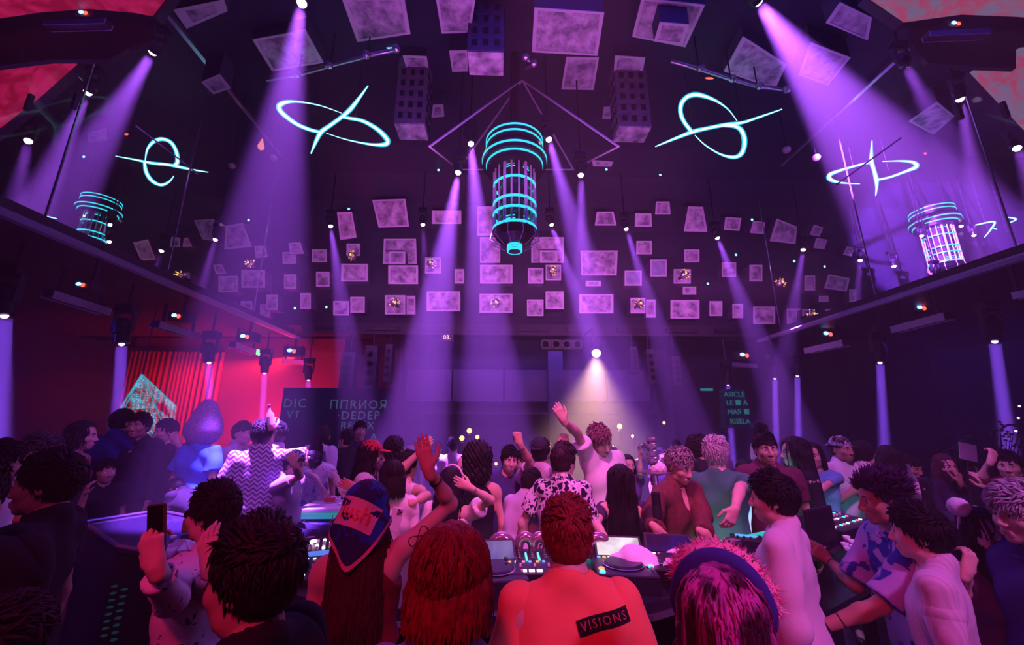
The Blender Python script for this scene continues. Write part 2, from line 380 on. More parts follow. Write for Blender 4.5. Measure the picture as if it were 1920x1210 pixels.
# ================================================================== lamps and beams
PURP = (0.40, 0.085, 1.0)
lens_m = glow('lit lens', (1.0, 0.72, 1.0), 9); lens2_m = glow('pale lens', (0.7, 0.5, 1.0), 2.2)
def head_fixture(root, r, L, lm=None):
    """moving head: hanger clamp, base, yoke, body with ribs, lens; local -Z is the beam, origin at the lens"""
    MB().lathe([(r * .7, 0.0), (r * 1.02, .01), (r * 1.05, L * .35), (r * 1.2, L * .45), (r * 1.2, L * .8), (r * .8, L), (0.001, L)], 16).build('lamp_body', blackmetal, root, smooth=False)
    MB().ball((0, 0, 0), r * (.40 if lm else .74), 14).build('lens', lm or lens_m, root, smooth=True)
    rb = MB()
    for k in range(4): rb.lathe([(r * 1.22, L * (.5 + k * .08)), (r * 1.26, L * (.52 + k * .08)), (r * 1.22, L * (.54 + k * .08))], 16)
    rb.build('cooling_fin', black, root)
def moving_head(p, tgt, r, label, group, power, half, col=PURP, ceil_z=None, lens=True, L=None):
    d = np.array(tgt) - p; d /= np.linalg.norm(d)
    L = L or r * 3.4
    t = thing('moving_head', label, 'spotlight', p, group=group)
    h = bpy.data.objects.new('lamp_head', None); COL.objects.link(h); h.parent = t
    h.rotation_euler = Vector(-d).to_track_quat('Z', 'Y').to_euler()
    head_fixture(h, r, L, lens2_m if 'balcony' in group else None)
    piv = -d * L * .55
    y = MB(); yw = r * 1.45
    for s in (-1, 1): y.box((piv[0] + s * yw, piv[1], piv[2] + r * 1.3), (r * .3, r * .9, r * 3.2))
    y.box((piv[0], piv[1], piv[2] + r * 2.9), (yw * 2.2, r * .9, r * .35)); y.build('yoke', black, t, bevel=r * .1)
    top = (ceil_z or p[2] + L + r * 4) - p[2]
    MB().box((piv[0], piv[1], piv[2] + r * 3.7), (r * 3, r * 2, r * 1.4)).build('base', blackmetal, t, bevel=r * .15)
    zb = piv[2] + r * 4.2
    if top > zb: MB().tube([(piv[0], piv[1], zb), (piv[0], piv[1], top)], r * .22, 8).build('hanger', blackmetal, t)
    if 'balcony' in group: shaft('beam_lamp', p + d * r * .5, p + d * 5, col, power, r * .72)
    else: spot('beam_lamp', p + d * r * .9, p + d * 5, col, power, half, r * .8)
    return t
K = 84
CEIL = [ # lens px, py, lens z, end px, py, half angle, power, label
 (566, 5, 7.5, 500, 440, 8, 620, 'large spotlight at the ceiling edge with a broad beam beside the tilted neon sign'),
 (287, 97, 7.2, 140, 340, 7.5, 460, 'spotlight on the dark ceiling sending a slanted beam past the tiered arcs'),
 (165, 173, 6.9, 60, 400, 7, 330, 'spotlight by the sloping steel rod, beam falling towards the ledge corner'),
 (53, 264, 6.4, 25, 400, 5, 200, 'outermost small spotlight above the ledge, next to the red screen side'),
 (1420, 2, 7.5, 1640, 300, 10, 1300, 'largest spotlight at the top with the widest beam falling onto the flat neon sign'),
 (1697, 121, 7.2, 1740, 200, 5, 260, 'spotlight under the black bridge near the pale screen, short narrow beam'),
 (1800, 185, 6.9, 1840, 400, 6, 330, 'starry spotlight near the pale screen with a beam beside the mirrored chandelier'),
 (1907, 278, 6.4, 1926, 330, 5, 200, 'small spotlight at the edge of the pale screen side, lowest of that group'),
 (883, 269, 6.6, 912, 600, 7, 900, 'bright spotlight beside the wide rings of the main chandelier, facing the tilted sign'),
 (859, 323, 6.2, 812, 600, 7.5, 1000, 'bright spotlight a little below the chandelier ring, beam slanting outward'),
 (1029, 261, 6.6, 1075, 420, 6.5, 620, 'spotlight touching the rim of the main chandelier drum'),
 (1089, 328, 6.2, 1092, 500, 5.5, 500, 'flat looking spotlight next to the chandelier with a straight vertical beam'),
 (620, 424, 6.7, 655, 660, 6, 470, 'spotlight in front of the tall trapezoid panel, beam over the glyph screen'),
 (793, 421, 6.7, 800, 560, 4.5, 200, 'small spotlight over the mirror ball panel between two wide beams'),
 (1034, 421, 6.7, 1105, 620, 6, 640, 'spotlight beside the chandelier tip with a beam towards the warm lamp'),
 (1174, 429, 6.6, 1260, 700, 6, 470, 'spotlight above the pale blue panels with a long slanted beam'),
 (1345, 446, 6.5, 1412, 620, 6.5, 440, 'spotlight before the leaning trapezoid panel, beam ending at the balcony corner'),
 (1506, 468, 6.3, 1486, 590, 5.5, 330, 'glowing spotlight above the balcony, tallest of the three behind the glass'),
 (1613, 488, 6.2, 1607, 560, 4.5, 220, 'middle one of the three small spotlights above the balcony ledge'),
 (1676, 499, 6.1, 1682, 545, 4, 170, 'shortest beamed of the three small spotlights above the balcony ledge'),
 (404, 449, 6.5, 372, 560, 5, 200, 'small spotlight against the kite shaped panel behind the glass joint'),
 (303, 470, 6.3, 284, 530, 3.5, 150, 'dim small spotlight above the ledge near the lone mirror ball'),
]
for (px, py, z, tx, ty, half, pw, lab) in CEIL:
    p = atz(px, py, z)
    if p[1] > 10.3: p = at(px, py, 10.3)
    t = at(tx, ty, {287: 6.4, 165: 6.0, 53: 5.6, 1420: 7.0, 1697: 5.5, 1800: 5.8, 1907: 5.3}.get(px, p[1]))
    moving_head(p, t, .085 if pw > 500 and py < 200 else .07, lab, 'ceiling spotlights', pw * K, half, ceil_z=8.5 if p[1] < 8.6 else 8.2)
SMALL = [(157,404,9.4,175,300,'starry mirrored spotlight before the tiered arcs of the mirrored chandelier by the red side'),(207,421,9.4,203,240,'brightest of the mirrored lamps around the mirrored chandelier by the red side'),(138,449,9.4,130,200,'faint mirrored lamp low beside the mirrored chandelier by the red side'),(205,453,9.4,204,200,'mirrored lamp just above the ledge behind the mirrored chandelier, red side'),
 (1728,442,9.4,1731,300,'mirrored lamp on the inner flank of the mirrored chandelier by the pale screen'),(1802,424,9.4,1806,300,'mirrored lamp beside the top arcs of the mirrored chandelier by the pale screen'),(1826,441,9.4,1845,320,'bright mirrored lamp between the mirrored chandelier and the small neon arrow'),(1795,461,9.4,1812,260,'mirrored lamp touching the tube of the mirrored chandelier by the pale screen'),(1755,515,9.0,1757,150,'mirrored lamp sitting on the ledge at the foot of the mirrored chandelier')]
for (px, py, Y, tx, _, lab) in SMALL:
    p = at(px, py, Y); moving_head(p, at(tx, py + 60, Y), .06, lab, 'mirrored spotlights', 130 * K, 4, ceil_z=8.44)  # lamps added beyond the panes for those reflected in the mirror walls
SOFF = [(8,592,3.2,2,760,'moving head at the picture edge under the balcony with the widest violet lens'),(228,645,3.15,220,800,'black moving head hanging in front of the dark slats'),(392,680,3.15,393,800,'moving head over the puffy haired dancer, brightest beam under the balcony'),(496,700,3.15,490,820,'moving head between the hanging bars against the red wall'),(578,713,3.1,578,830,'moving head nearest the glyph screen at the end of the red balcony'),
 (1865,640,3.2,1885,790,'moving head with a pink lit yoke at the outer end of the balcony'),(1650,680,3.15,1658,830,'large black moving head alone in the middle of the balcony'),(1453,710,3.05,1455,830,'moving head with a ribbed pink lit body near the balcony corner'),(1495,705,3.1,1497,830,'moving head right behind the ribbed pink lit one'),(1365,722,2.95,1372,830,'moving head shining on the teal glyph pillar')]
for (px, py, z, tx, ty, lab) in SOFF:
    p = atz(px, py, z)
    moving_head(p, at(tx, ty, p[1]), .10 if p[1] < 9 else .09, lab, 'balcony moving heads', 80, 2.6, col=(.26, .075, 1.0), ceil_z=4.18 if p[1] < 10.6 else 4.6, L=.42)
# warm lamp over the dance floor
p = at(1118, 662, 9.6); t = thing('warm_spotlight', 'round warm white lamp shining over the dancers from the back bar', 'spotlight', p)
h = bpy.data.objects.new('lamp_head', None); COL.objects.link(h); h.parent = t
tg = at(1112, 905, 7.6); h.rotation_euler = Vector(p - tg).to_track_quat('Z', 'Y').to_euler()
head_fixture(h, .13, .4, glow('warm lens', (1, .62, .34), 12)); MB().ball((0, 0, 0), .11, 14).build('bulb', glow('warm lens', (1, .62, .34), 12), h, smooth=True)
MB().tube([(0, .2, .1), (0, .25, 4.25 - p[2]), (0, 1.3, 4.3 - p[2])], .03, 6).build('hanger', blackmetal, t)
spot('warm_beam', p + (tg - p) / np.linalg.norm(tg - p) * .16, tg, (1, .50, .40), 22000, 27, .12, 1.0)
# red light of the niche, blue light of the side bays
area('niche_red', (-7.6, 12.1, 3.9), (-7.8, 12.6, 1.2), (1, .03, .03), 130, 5.0, .1, 150)
area('niche_red_low', (-6.3, 11.0, .8), (-6.8, 12.6, 3.2), (1, .012, .12), 240, 1.2, .6, 150)
area('blue_bay', (-9.5, 5.2, 3.9), (-8.5, 6.5, 0), (.03, .03, 1), 170, 2.0, 3.0, 150)
area('blue_bay', (10.4, 8.0, 3.9), (9.5, 7.5, 0), (.06, .04, 1), 70, 2.5, 4.0, 150)
area('blue_top', (0.8, 3.6, 8.3), (0.8, 5.5, 2.0), (.05, .04, 1), 90, 9.0, 3.0, 140)  # unseen wash added to tint the haze deep blue
area('blue_bar', (1.0, 11.6, 4.3), (1.0, 12.4, 1.0), (.22, .10, 1), 80, 6.0, .4, 150)

# ------------------------------------------------------------------ neon signs (orbit crossed by a spear)
neon_m = glow('neon tube', (.015, .50, .72), 1.3); core_m = glow('neon core', (.42, 1.0, 1.0), 2.6)
def ribbon(strokes, Y, grow, dz, name, m, parent, o):
    b = MB()
    for st in strokes:
        n = 14; pts = np.array(st, float); k = len(pts)
        tt = np.linspace(0, k - 1, (k - 1) * 6 + 1); S_ = []
        for t in tt:                                               # Catmull-Rom
            i = min(int(t), k - 2); f = t - i
            p0, p1, p2, p3 = pts[max(i - 1, 0)], pts[i], pts[i + 1], pts[min(i + 2, k - 1)]
            S_.append(.5 * ((2 * p1) + (-p0 + p2) * f + (2 * p0 - 5 * p1 + 4 * p2 - p3) * f * f + (-p0 + 3 * p1 - 3 * p2 + p3) * f ** 3))
        P = [at(q[0], q[1], Y + dz) for q in S_]; r = [max(q[2], .35) * .5 * pxm(p) * grow for q, p in zip(S_, P)]
        b.tube([p - o for p in P], r, 8)
    return b.build(name, m, parent, smooth=True)
def neon(label, strokes, Y, cat='neon sign'):
    a = np.array([q[:2] for s in strokes for q in s]); c = at(*a.mean(0), Y)
    t = thing('neon_sign', label, cat, c)
    ribbon(strokes, Y, 1.2, 0, 'neon_tube', neon_m, t, c); ribbon(strokes, Y, .62, -.035, 'neon_core', core_m, t, c)
    lo, hi = a.min(0), a.max(0)
    if hi[0] - lo[0] > 80:
        for fx in (.3, .7):
            q = at(lo[0] + (hi[0] - lo[0]) * fx, (lo[1] + hi[1]) / 2, Y) - c
            MB().tube([q + np.array([0, .05, 0]), q + np.array([0, .05, 8.6 - c[2]])], .006, 6).build('wire', black, t)
    return t
neon('tilted teal neon orbit crossed by a slanted spear, near the tallest beam', [
 [(690,161,2),(672,186,5),(657,205,7),(640,220,6),(618,236,6),(603,247,7),(594,262,6),(583,288,2)],
 [(640,212,1.2),(600,198,2),(560,191,3),(535,192,6),(523,200,8),(530,213,8),(555,232,7),(580,243,6),(601,248,5)],
 [(640,219,4),(655,222,5),(680,227,6),(708,243,8),(726,262,9),(722,271,7),(695,271,4),(650,262,2),(612,250,1.2)]], 6.3)
neon('upright leaning teal neon orbit crossed by a long spear, near the widest beam', [
 [(1466,205,2),(1420,221,4),(1392,230,5),(1360,234,6),(1325,241,6),(1300,247,7),(1268,259,5),(1229,275,2)],
 [(1296,246,6),(1283,229,6),(1276,211,7),(1278,194,8),(1290,181,8),(1310,178,7),(1340,188,4),(1365,205,2),(1382,227,1.3)],
 [(1355,236,4),(1378,237,6),(1391,246,7),(1396,266,8),(1391,287,8),(1376,295,6),(1350,289,3),(1322,272,2),(1303,254,1.3)]], 6.3)
neon('mirrored round teal neon orbit with a level spear, red screen side', [  # this sign and the next three stand in for mirror reflections
 [(217,293,1.5),(250,299,3),(285,306,5),(315,309,5),(340,314,5),(365,319,3),(390,323,1.5)],
 [(272,303,1.2),(276,281,3),(288,266,5),(304,261,6),(320,267,6),(330,283,6),(333,303,6),(326,311,5)],
 [(271,306,4),(275,325,6),(286,340,6),(302,347,5),(317,341,3),(326,330,1.2)]], 7.6)
neon('mirrored flat teal neon orbit with an upright spear where the widest beam lands', [
 [(1635,264,1.5),(1634,285,4),(1634,303,6),(1639,320,5),(1643,336,6),(1644,350,4),(1642,367,1.5)],
 [(1634,304,5),(1605,311,4),(1575,320,5),(1556,328,7),(1557,337,6),(1578,343,3),(1612,345,1.2)],
 [(1643,338,4),(1670,332,4),(1700,321,5),(1718,313,7),(1713,305,5),(1690,302,3),(1655,303,1.2)]], 7.6)
neon('small broken mirrored teal neon sign on the ledge at the red side', [[(5,411,1.5),(31,412,1.5)],[(64,396,2.5),(77,413,3),(58,414,2)],[(84,405,2.5),(106,410,1.5)],[(55,425,3),(71,435,2.5)],[(92,419,1.5),(88,428,3),(77,431,2.5)]], 9.0)
neon('small mirrored teal neon arrow above the ledge at the pale screen side', [[(1830,422,2.5),(1864,416,3),(1858,430,2.5),(1846,445,1.5)],[(1861,428,2),(1869,430,1)],[(1886,407,1.5),(1905,411,3),(1893,418,1.5)],[(1905,460,1.2),(1920,460,1.2)]], 9.0)

# ------------------------------------------------------------------ chandelier of rings and rods
ring_m = glow('teal ring', (.02, .58, .74), 1.5); rod_m = mat('rose rod', (.80, .58, .76), .4, .35)
CH = thing('chandelier', 'large main chandelier of stacked teal light rings around steel rods', 'chandelier', (0, 0, 0))
cb = at(965, 472, 6.0); cb[1] = 6.0
def ringo(r, z, h, dash=None, par=CH):
    n = 48; b = MB()
    segs = [(0, n)] if not dash else dash
    for a, e in segs:
        for k in range(a, e):
            A = [2 * math.pi * q / n for q in (k, k + 1)]
            P = [(r * math.cos(t), r * math.sin(t)) for t in A]; Q = [((r - .03) * math.cos(t), (r - .03) * math.sin(t)) for t in A]
            b.hexa([(*P[0], z), (*P[1], z), (*P[1], z + h), (*P[0], z + h), (*Q[0], z), (*Q[1], z), (*Q[1], z + h), (*Q[0], z + h)])
    return b.build('light_ring', ring_m, par, fix=False)
zr = lambda py, r: at(965, py, 6.0 - r)[2] - cb[2]
for r, py, h in ((.50, 232, .03), (.50, 243, .03), (.56, 264, .035), (.49, 280, .04), (.36, 329, .03), (.365, 366, .034), (.365, 386, .034), (.365, 414, .038)): ringo(r, zr(py, r), h)
for r, p0, p1 in ((.49, 252, 226), (.55, 272, 256), (.48, 290, 272)):
    z0, z1 = zr(p0, r), zr(p1, r); MB().lathe([(.05, z0), (r, z0), (r, z1), (.05, z1)], 40).build('drum', blackmetal, CH)
for k in range(18):
    a = 2 * math.pi * k / 18; MB().tube([(.34 * math.cos(a), .34 * math.sin(a), .34), (.34 * math.cos(a), .34 * math.sin(a), 1.72)], .014 if k % 3 else .026, 8).build('rod', rod_m, CH)
for z in (.45, .50, 1.40, 1.45): ringo(.275, z, .018, [(0, 5), (8, 14), (20, 24), (30, 36), (40, 44)])
MB().tube([(0, 0, .35), (0, 0, 1.7)], .27, 20).build('core', mat('smoked tube', (.02, .016, .035), .25), CH)
MB().lathe([(.02, .08), (.16, .12), (.30, .22), (.37, .34), (.30, .36)], 24).build('bowl', blackmetal, CH)
for k in range(10):
    a = 2 * math.pi * k / 10; MB().tube([(.37 * math.cos(a), .37 * math.sin(a), .34), (.40 * math.cos(a), .40 * math.sin(a), .2), (.2 * math.cos(a), .2 * math.sin(a), .07)], .008, 6).build('cage_wire', rod_m, CH)
for z in (.0, .045, .09, .135): ringo(.125, z, .028)
MB().lathe([(.03, -.02), (.10, 0), (.10, .17), (.03, .2)], 16).build('tip', black, CH)
MB().tube([(0, 0, 2.3), (0, 0, 8.55 - cb[2])], .09, 12).build('stem', blackmetal, CH)
ap = at(979, 150, 6.0) - cb
for q in ((805, 275, 5.1), (1160, 275, 5.1), (860, 318, 7.2), (1075, 318, 7.2)):
    e = at(*q) - cb; MB().tube([ap + np.array([0, 0, 0]), e], .018, 6).build('stay', rod_m, CH)
e1, e2, e3, e4 = [at(*q) - cb for q in ((805, 275, 5.1), (1160, 275, 5.1), (1075, 318, 7.2), (860, 318, 7.2))]
MB().tube([e1, e4, e3, e2], .014, 6).build('stay', rod_m, CH)
CH.location = cb
for px, py, Y, sc, lab in ((161, 484, 9.5, .78, 'mirrored small chandelier with teal rings above the ledge, red screen side'), (1780, 518, 9.5, .92, 'mirrored chandelier with teal rings above the ledge, pale screen side')):
    c = copy_tree(CH); c.name = 'chandelier'; c['label'] = lab; c.location = at(px, py, Y); c.scale = (sc,) * 3  # copies stand in for the main chandelier's reflections in the mirror walls
    for ch in list(c.children):
        if ch.name.startswith('stay') or ch.name.startswith('stem'): bpy.data.objects.remove(ch)

# ------------------------------------------------------------------ mirror balls, blinder, clock, light dots
ballm = bpy.data.materials.new('ball lamp'); ballm.use_nodes = True; nt = ballm.node_tree; b_ = nt.nodes['Principled BSDF']
b_.inputs['Metallic'].default_value = .9; b_.inputs['Roughness'].default_value = .2; b_.inputs['Base Color'].default_value = (.7, .55, .5, 1)
ballm.cycles.emission_sampling = 'NONE'
star_m = glow('filament', (1.0, .50, .18), 1.6)
for i, (px, py, lab) in enumerate(((470,495,'over the two wide dark panels'),(338,518,'lone one farthest behind the glass'),(406,575,'just above the red lit ledge'),(660,480,'beside the tall trapezoid panel'),(740,568,'in the bottom row by the glyph screen'),(808,495,'on a bright square under a small spotlight'),(930,568,'in the middle of the widest bottom panel'),(1036,508,'on the square beside the chandelier tip'),(1199,570,'below the pale blue panels'),(1283,515,'above the split bottom panels'),(1462,531,'near the glowing balcony spotlight'),(1521,590,'lowest one at the balcony ledge'))):
    c = at(px, py, 10.3 - (.15 if 640 < px < 1300 else .1)); r = 10.5 * pxm(c)
    t = thing('ball_lamp', 'small round amber filament lamp ' + lab, 'lamp', c, group='round filament lamps')
    bm = bmesh.new(); bmesh.ops.create_icosphere(bm, subdivisions=2, radius=r * .8); me = bpy.data.meshes.new('globe'); bm.to_mesh(me); bm.free(); me.materials.append(ballm)
    g = bpy.data.objects.new('globe', me); COL.objects.link(g); g.parent = t
    b = MB()
    for k in range(14):
        d = Vector((random.gauss(0, 1), -abs(random.gauss(0, 1)), random.gauss(0, 1))).normalized()
        b.tube([d * r * .2, d * r * 1.02], r * .045, 4)
    b.ball((0, -r * .72, 0), r * .2, 8); b.build('filament', star_m, t)
    MB().tube([(0, r * .7, 0), (0, .34, 0)], r * .25, 8).build('stem', blackmetal, t)
c = at(1053, 646, 10.56); t = thing('blinder', 'grey four ring blinder lamp on the beam behind the dancers', 'stage light', c)
MB().box((0, .12, 0), (1.14, .22, .3)).build('housing', blackmetal, t, bevel=.02)
dotm = glow('blinder dots', (.75, .5, .95), .12)
for k in range(4):
    b = MB()
    for j in range(14):
        a = 2 * math.pi * j / 14; b.ball(((k - 1.5) * .29 + .105 * math.cos(a), -.01, .105 * math.sin(a)), .012, 6)
    b.build('ring_of_leds', dotm, t)
    MB().lathe([(.085, 0), (.125, -.02), (.14, 0)], 20, c=((k - 1.5) * .29, 0, 0), R=Matrix.Rotation(math.pi / 2, 3, 'X')).build('reflector', blackmetal, t)
c = at(838, 633, 10.6); t = thing('digital_clock', 'tiny orange digital display glowing under the panelled wall', 'clock', c)
MB().box((0, .1, 0), (.34, .18, .2)).build('case', black, t); text_obj('digits', '03.', .17, glow('orange digits', (1, .42, .25), 2.2), t, frame((0, 0, 0), (1, 0, 0), (0, 0, 1)))
tealdot = glow('teal dot', (.15, .8, 1.0), 4); reddot = glow('red dot', (1, .06, .03), 4); bluedot = glow('blue dot', (.15, .4, 1.0), 5)
def shell_hit(px, py):
    best = None
    for (y0, z0), (y1, z1) in zip(prof, prof[1:]):
        for u in np.linspace(0, 1, 40):
            y = y0 + (y1 - y0) * u
            if y < 1: continue
            w = at(px, py, y); e = abs(w[2] - (z0 + (z1 - z0) * u))
            if best is None or e < best[0]: best = (e, w)
    return best[1]
def dot(px, py, Y, m, lab, grp, r=2.2, elong=None):
    c = CAM + (shell_hit(px, py) - CAM) * .99; s = pxm(c)
    t = thing('light_dot', lab, 'indicator light', c, group=grp)
    d = nrm(c - CAM) * .06
    MB().box(d, (s * r * 2.2, .08, .10)).build('housing', black, t)
    MB().ball((0, 0, 0), (s * r * (elong or 1), s * r * .5, s * r), 8).build('bulb', m, t)
for px, py, lab in ((1240,20,'inside the dark frame of the largest ceiling box'),(213,173,'between the two slanted beams, red screen side'),(157,294,'in the narrow beam over the mirrored chandelier, red screen side'),(822,319,'beside the lamp left lower of the chandelier ring'.replace('left lower of', 'just below')),(1137,318,'next to the flat looking spotlight by the chandelier'),(1238,328,'under the upright neon sign, on the dark wall top'),(654,392,'above the tall trapezoid panel'),(466,413,'over the kite shaped panels behind the glass'),(498,532,'beside the two wide dark panels'),(553,578,'in the bottom row between two small panels'),(612,576,'in the bottom row under the leftmost beam'.replace('leftmost', 'glyph screen')),(1410,412,'between two tilted squares by the glass joint'),(1380,478,'in the beam that ends at the balcony corner'),(1327,532,'below the split amber lamp panels'),(1489,490,'under the tallest balcony spotlight'),(1546,500,'by the dim tilted panel over the balcony'),(1716,400,'above the mirrored chandelier lamps, pale screen side')):
    dot(px, py, 8.0, tealdot, 'tiny teal light ' + lab, 'teal laser dots')  # glowing dots put in for laser light reflected overhead
dot(735, 90, 5.8, tealdot, 'teal streak of light on the ceiling by a big panel', 'ceiling streaks', 2.2, 5)
dot(1330, 147, 5.9, reddot, 'red status light on the curved pipe above the upright neon sign', 'red status lights', 2.2, 4)
dot(237, 252, 6.5, reddot, 'red status light left of the round neon sign'.replace('left of', 'beside'), 'red status lights', 2, 2)
dot(1735, 288, 6.5, reddot, 'red status light above the flat neon sign', 'red status lights', 2, 1.5)
# projectors under the balconies (blue and red lens)
for px, py, Y, lab in ((150,533,5.2,'above the widest hanging bar, red side'),(330,592,7.0,'above the second hanging bar'),(459,631,8.8,'by the bar with the green light'),(547,658,10.7,'last before the glyph screen'),(1730,577,7.4,'above the widest bar by the pink yoke'),(1554,626,9.4,'above the middle bar'),(1397,666,10.85,'above the shortest bar near the teal pillar'),(155,22,4.4,'high on the black bridge, red screen side'),(1795,42,4.4,'high on the black bridge, pale screen side')):
    c = at(px, py, Y); s = pxm(c)
    t = thing('laser_projector', 'black laser projector, blue and red lenses, ' + lab, 'projector', c, group='laser projectors')
    MB().box((0, .14, 0), (s * 34, .24, s * 18)).build('housing', black, t, bevel=.01)
    MB().box((0, .16, (4.29 if Y * 0 + c[2] < 4.1 else c[2] + .5) / 2 - c[2] / 2 + .02), (.04, .04, (4.29 if c[2] < 4.1 else c[2] + .5) - c[2])).build('bracket', black, t)
    MB().ball((-s * 4.5, .01, s), (s * 5, s * 2, s * 3.5), 10).build('lens', bluedot, t); MB().ball((s * 4, .01, -s), (s * 3.5, s * 2, s * 4), 10).build('lens', reddot, t)
# long wash bars under the balconies
barface = mat('bar diffuser', (.75, .62, .85), .35)
for (x0, y0, x1, y1, h, z, lab) in ((88,551,200,586,15,3.72,'widest pale bar under the balcony, red side'),(290,608,370,632,13,3.72,'second pale bar, beside the moving head over the slats'),(435,647,480,662,11,3.72,'pale bar with a green light on its end'),(530,672,570,686,8,3.72,'last pale bar before the glyph screen'),
   (1677,619,1780,593,14,3.72,'widest pale bar under the balcony, blue side'),(1513,659,1587,643,12,3.72,'middle pale bar under the balcony, blue side'),(1370,690,1415,681,8,3.72,'short pale bar near the teal glyph pillar'),(1902,556,1960,544,14,3.72,'pale bar cut by the picture edge under the balcony'),
   (88,49,205,46,12,6.4,'dim reddish bar on the black bridge, red screen side'),(1735,69,1850,64,12,6.4,'greyish bar on the black bridge, pale screen side')):
    a, b = atz(x0, y0, z), atz(x1, y1, z)
    if max(a[1], b[1]) > 12.2: a, b = at(x0, y0, 11.9), at(x1, y1, 12.2)
    c = (a + b) / 2; d = b - a; L = np.linalg.norm(d); hh = h * pxm(c)
    t = thing('wash_bar', 'long light bar: ' + lab, 'stage light', c, rot=(0, 0, math.atan2(d[1], d[0])), group='long wash bars')
    fs = -1 if (c[0] < 0) == (d[1] > 0) else -1
    MB().box((0, 0, hh * .1), (L, hh * 1.1, hh * .9)).build('housing', blackmetal, t, bevel=.008)
    for sgn in (-1, 1): MB().box((0, sgn * hh * .56, 0), (L * .98, .012, hh * .95)).build('diffuser', barface, t)
    for e in (-.35, .35): MB().box((L * e, 0, hh * .5 + (4.18 - z) / 2), (.04, .04, max(4.18 - z, .2))).build('bracket', black, t)
    if 'green' in lab: MB().box((L * .45, -hh * .6, 0), (L * .2, .02, hh)).build('status_light', glow('green light', (.25, 1, .35), 1.5), t)
# curved pipes on the ceiling around the chandelier
for pts, lab in (([(500,150),(560,140),(620,123),(690,104),(745,93)],'curved steel pipe on the ceiling beside the tilted sign'), ([(1258,115),(1310,128),(1370,148),(1420,162),(1470,168)],'curved steel pipe on the ceiling above the upright sign'), ([(985,128),(1000,120),(985,108)],'short steel hook where the chandelier hangs')):
    P = [atz(a, b, 7.9) for a, b in pts]; t = thing('ceiling_pipe', lab, 'pipe', P[0])
    MB().tube([p - P[0] for p in P], .035, 8).build('tube', steel, t, smooth=True)
    for p in P[1:-1]: MB().tube([p - P[0], p - P[0] + np.array([0, 0, 8.6 - 7.9])], .012, 6).build('bracket', black, t); 
    for p in P[1:]: MB().ball(p - P[0] + np.array([0, -.06, -.05]), .07, 8).build('clamp', steel, t)
for a, b, lab in (((100,100),(178,172),'sloping steel rod by the starry spotlight'),((1870,95),(1790,190),'sloping steel rod under the pale screen'),((255,236),(370,325),'dark rod crossing the round neon sign'),((1690,258),(1570,345),'dark rod crossing the flat neon sign')):
    P = [at(*a, 5.6), at(*b, 6.6)]; t = thing('ceiling_rod', lab, 'rod', P[0]); MB().tube([(0, 0, 0), P[1] - P[0]], .014, 6).build('shaft', joint_m, t)
    MB().ball(P[1] - P[0], .03, 8).build('joint', joint_m, t)
for px, py, r, Y, lab in ((435,311,6,7.0,'near the round neon sign'),(513,296,6,7.0,'inside the broad beam by the tilted sign'),(1475,281,7,7.0,'between the two neon signs, pale screen side'),(1531,296,7,7.0,'just before the flat neon sign')):
    c = at(px, py, Y); t = thing('globe_lamp', 'small unlit rose glass globe hanging ' + lab, 'lamp', c); MB().ball((0, 0, 0), r * pxm(c), 14).build('globe', mat('rose glass', (.62, .40, .50), .25), t, smooth=True); MB().tube([(0, 0, 0), (0, 0, 8.55 - c[2])], .008, 5).build('cord', black, t)
c = at(490, 272, 6.8); t = thing('ornament', 'small orange flame shaped ornament hanging near the tilted neon sign', 'ornament', c); MB().lathe([(.001, -.12), (.05, -.08), (.06, -.03), (.03, .06), (.012, .13), (.001, .16)], 10).build('flame', glow('ornament glow', (1, .28, .08), .8), t, smooth=True); MB().tube([(0, 0, .1), (0, 0, 8.55 - c[2])], .006, 5).build('cord', black, t)
# LED screens and black bridges in the upper corners
def screen_mat(name, c1, c2, st):
    m = bpy.data.materials.new(name); m.use_nodes = True; nt = m.node_tree; b = nt.nodes['Principled BSDF']; b.inputs['Base Color'].default_value = (.01, .01, .01, 1)
    g = nt.nodes.new('ShaderNodeNewGeometry'); n = nt.nodes.new('ShaderNodeTexNoise'); n.inputs['Scale'].default_value = 3; n.inputs['Detail'].default_value = 5; n.inputs['Distortion'].default_value = 1.5
    r = nt.nodes.new('ShaderNodeValToRGB'); r.color_ramp.elements[0].position = .4; r.color_ramp.elements[1].position = .62; r.color_ramp.elements[0].color = (*c1, 1); r.color_ramp.elements[1].color = (*c2, 1)
    nt.links.new(g.outputs['Position'], n.inputs['Vector']); nt.links.new(n.outputs[0], r.inputs[0]); nt.links.new(r.outputs[0], b.inputs['Emission Color']); b.inputs['Emission Strength'].default_value = st
    m.cycles.emission_sampling = 'NONE'; return m
red_s = screen_mat('red screen', (.30, .004, .035), (.52, .012, .10), .75); pale_s = screen_mat('pale screen', (.20, .14, .26), (.42, .06, .14), .8)
def slab(q, Y, name, m, label, cat, th=.12, frame_m=black, fr=True):
    P = [at(a, b, Y) for a, b in q]; c = np.mean(P, 0); t = thing(name, label, cat, c)
    n = np.array([0, th, 0]); k = len(P)
    b = MB().add([p - c for p in P] + [p - c + n for p in P], [tuple(range(k)), tuple(range(k, 2 * k))[::-1]] + [(i, k + i, k + (i + 1) % k, (i + 1) % k) for i in range(k)])
    b.build('panel', m, t)
    if fr: MB().add([(p - c) * 1.03 + n for p in P] + [(p - c) * 1.03 + n * 2 for p in P], [tuple(range(k)), tuple(range(k, 2 * k))[::-1]] + [(i, k + i, k + (i + 1) % k, (i + 1) % k) for i in range(k)]).build('back_frame', frame_m, t)
    return t
slab([(-90,135),(130,108),(60,170),(-90,285)], 5.2, 'led_screen', red_s, 'crimson video screen in the upper corner below the black bridge', 'screen')
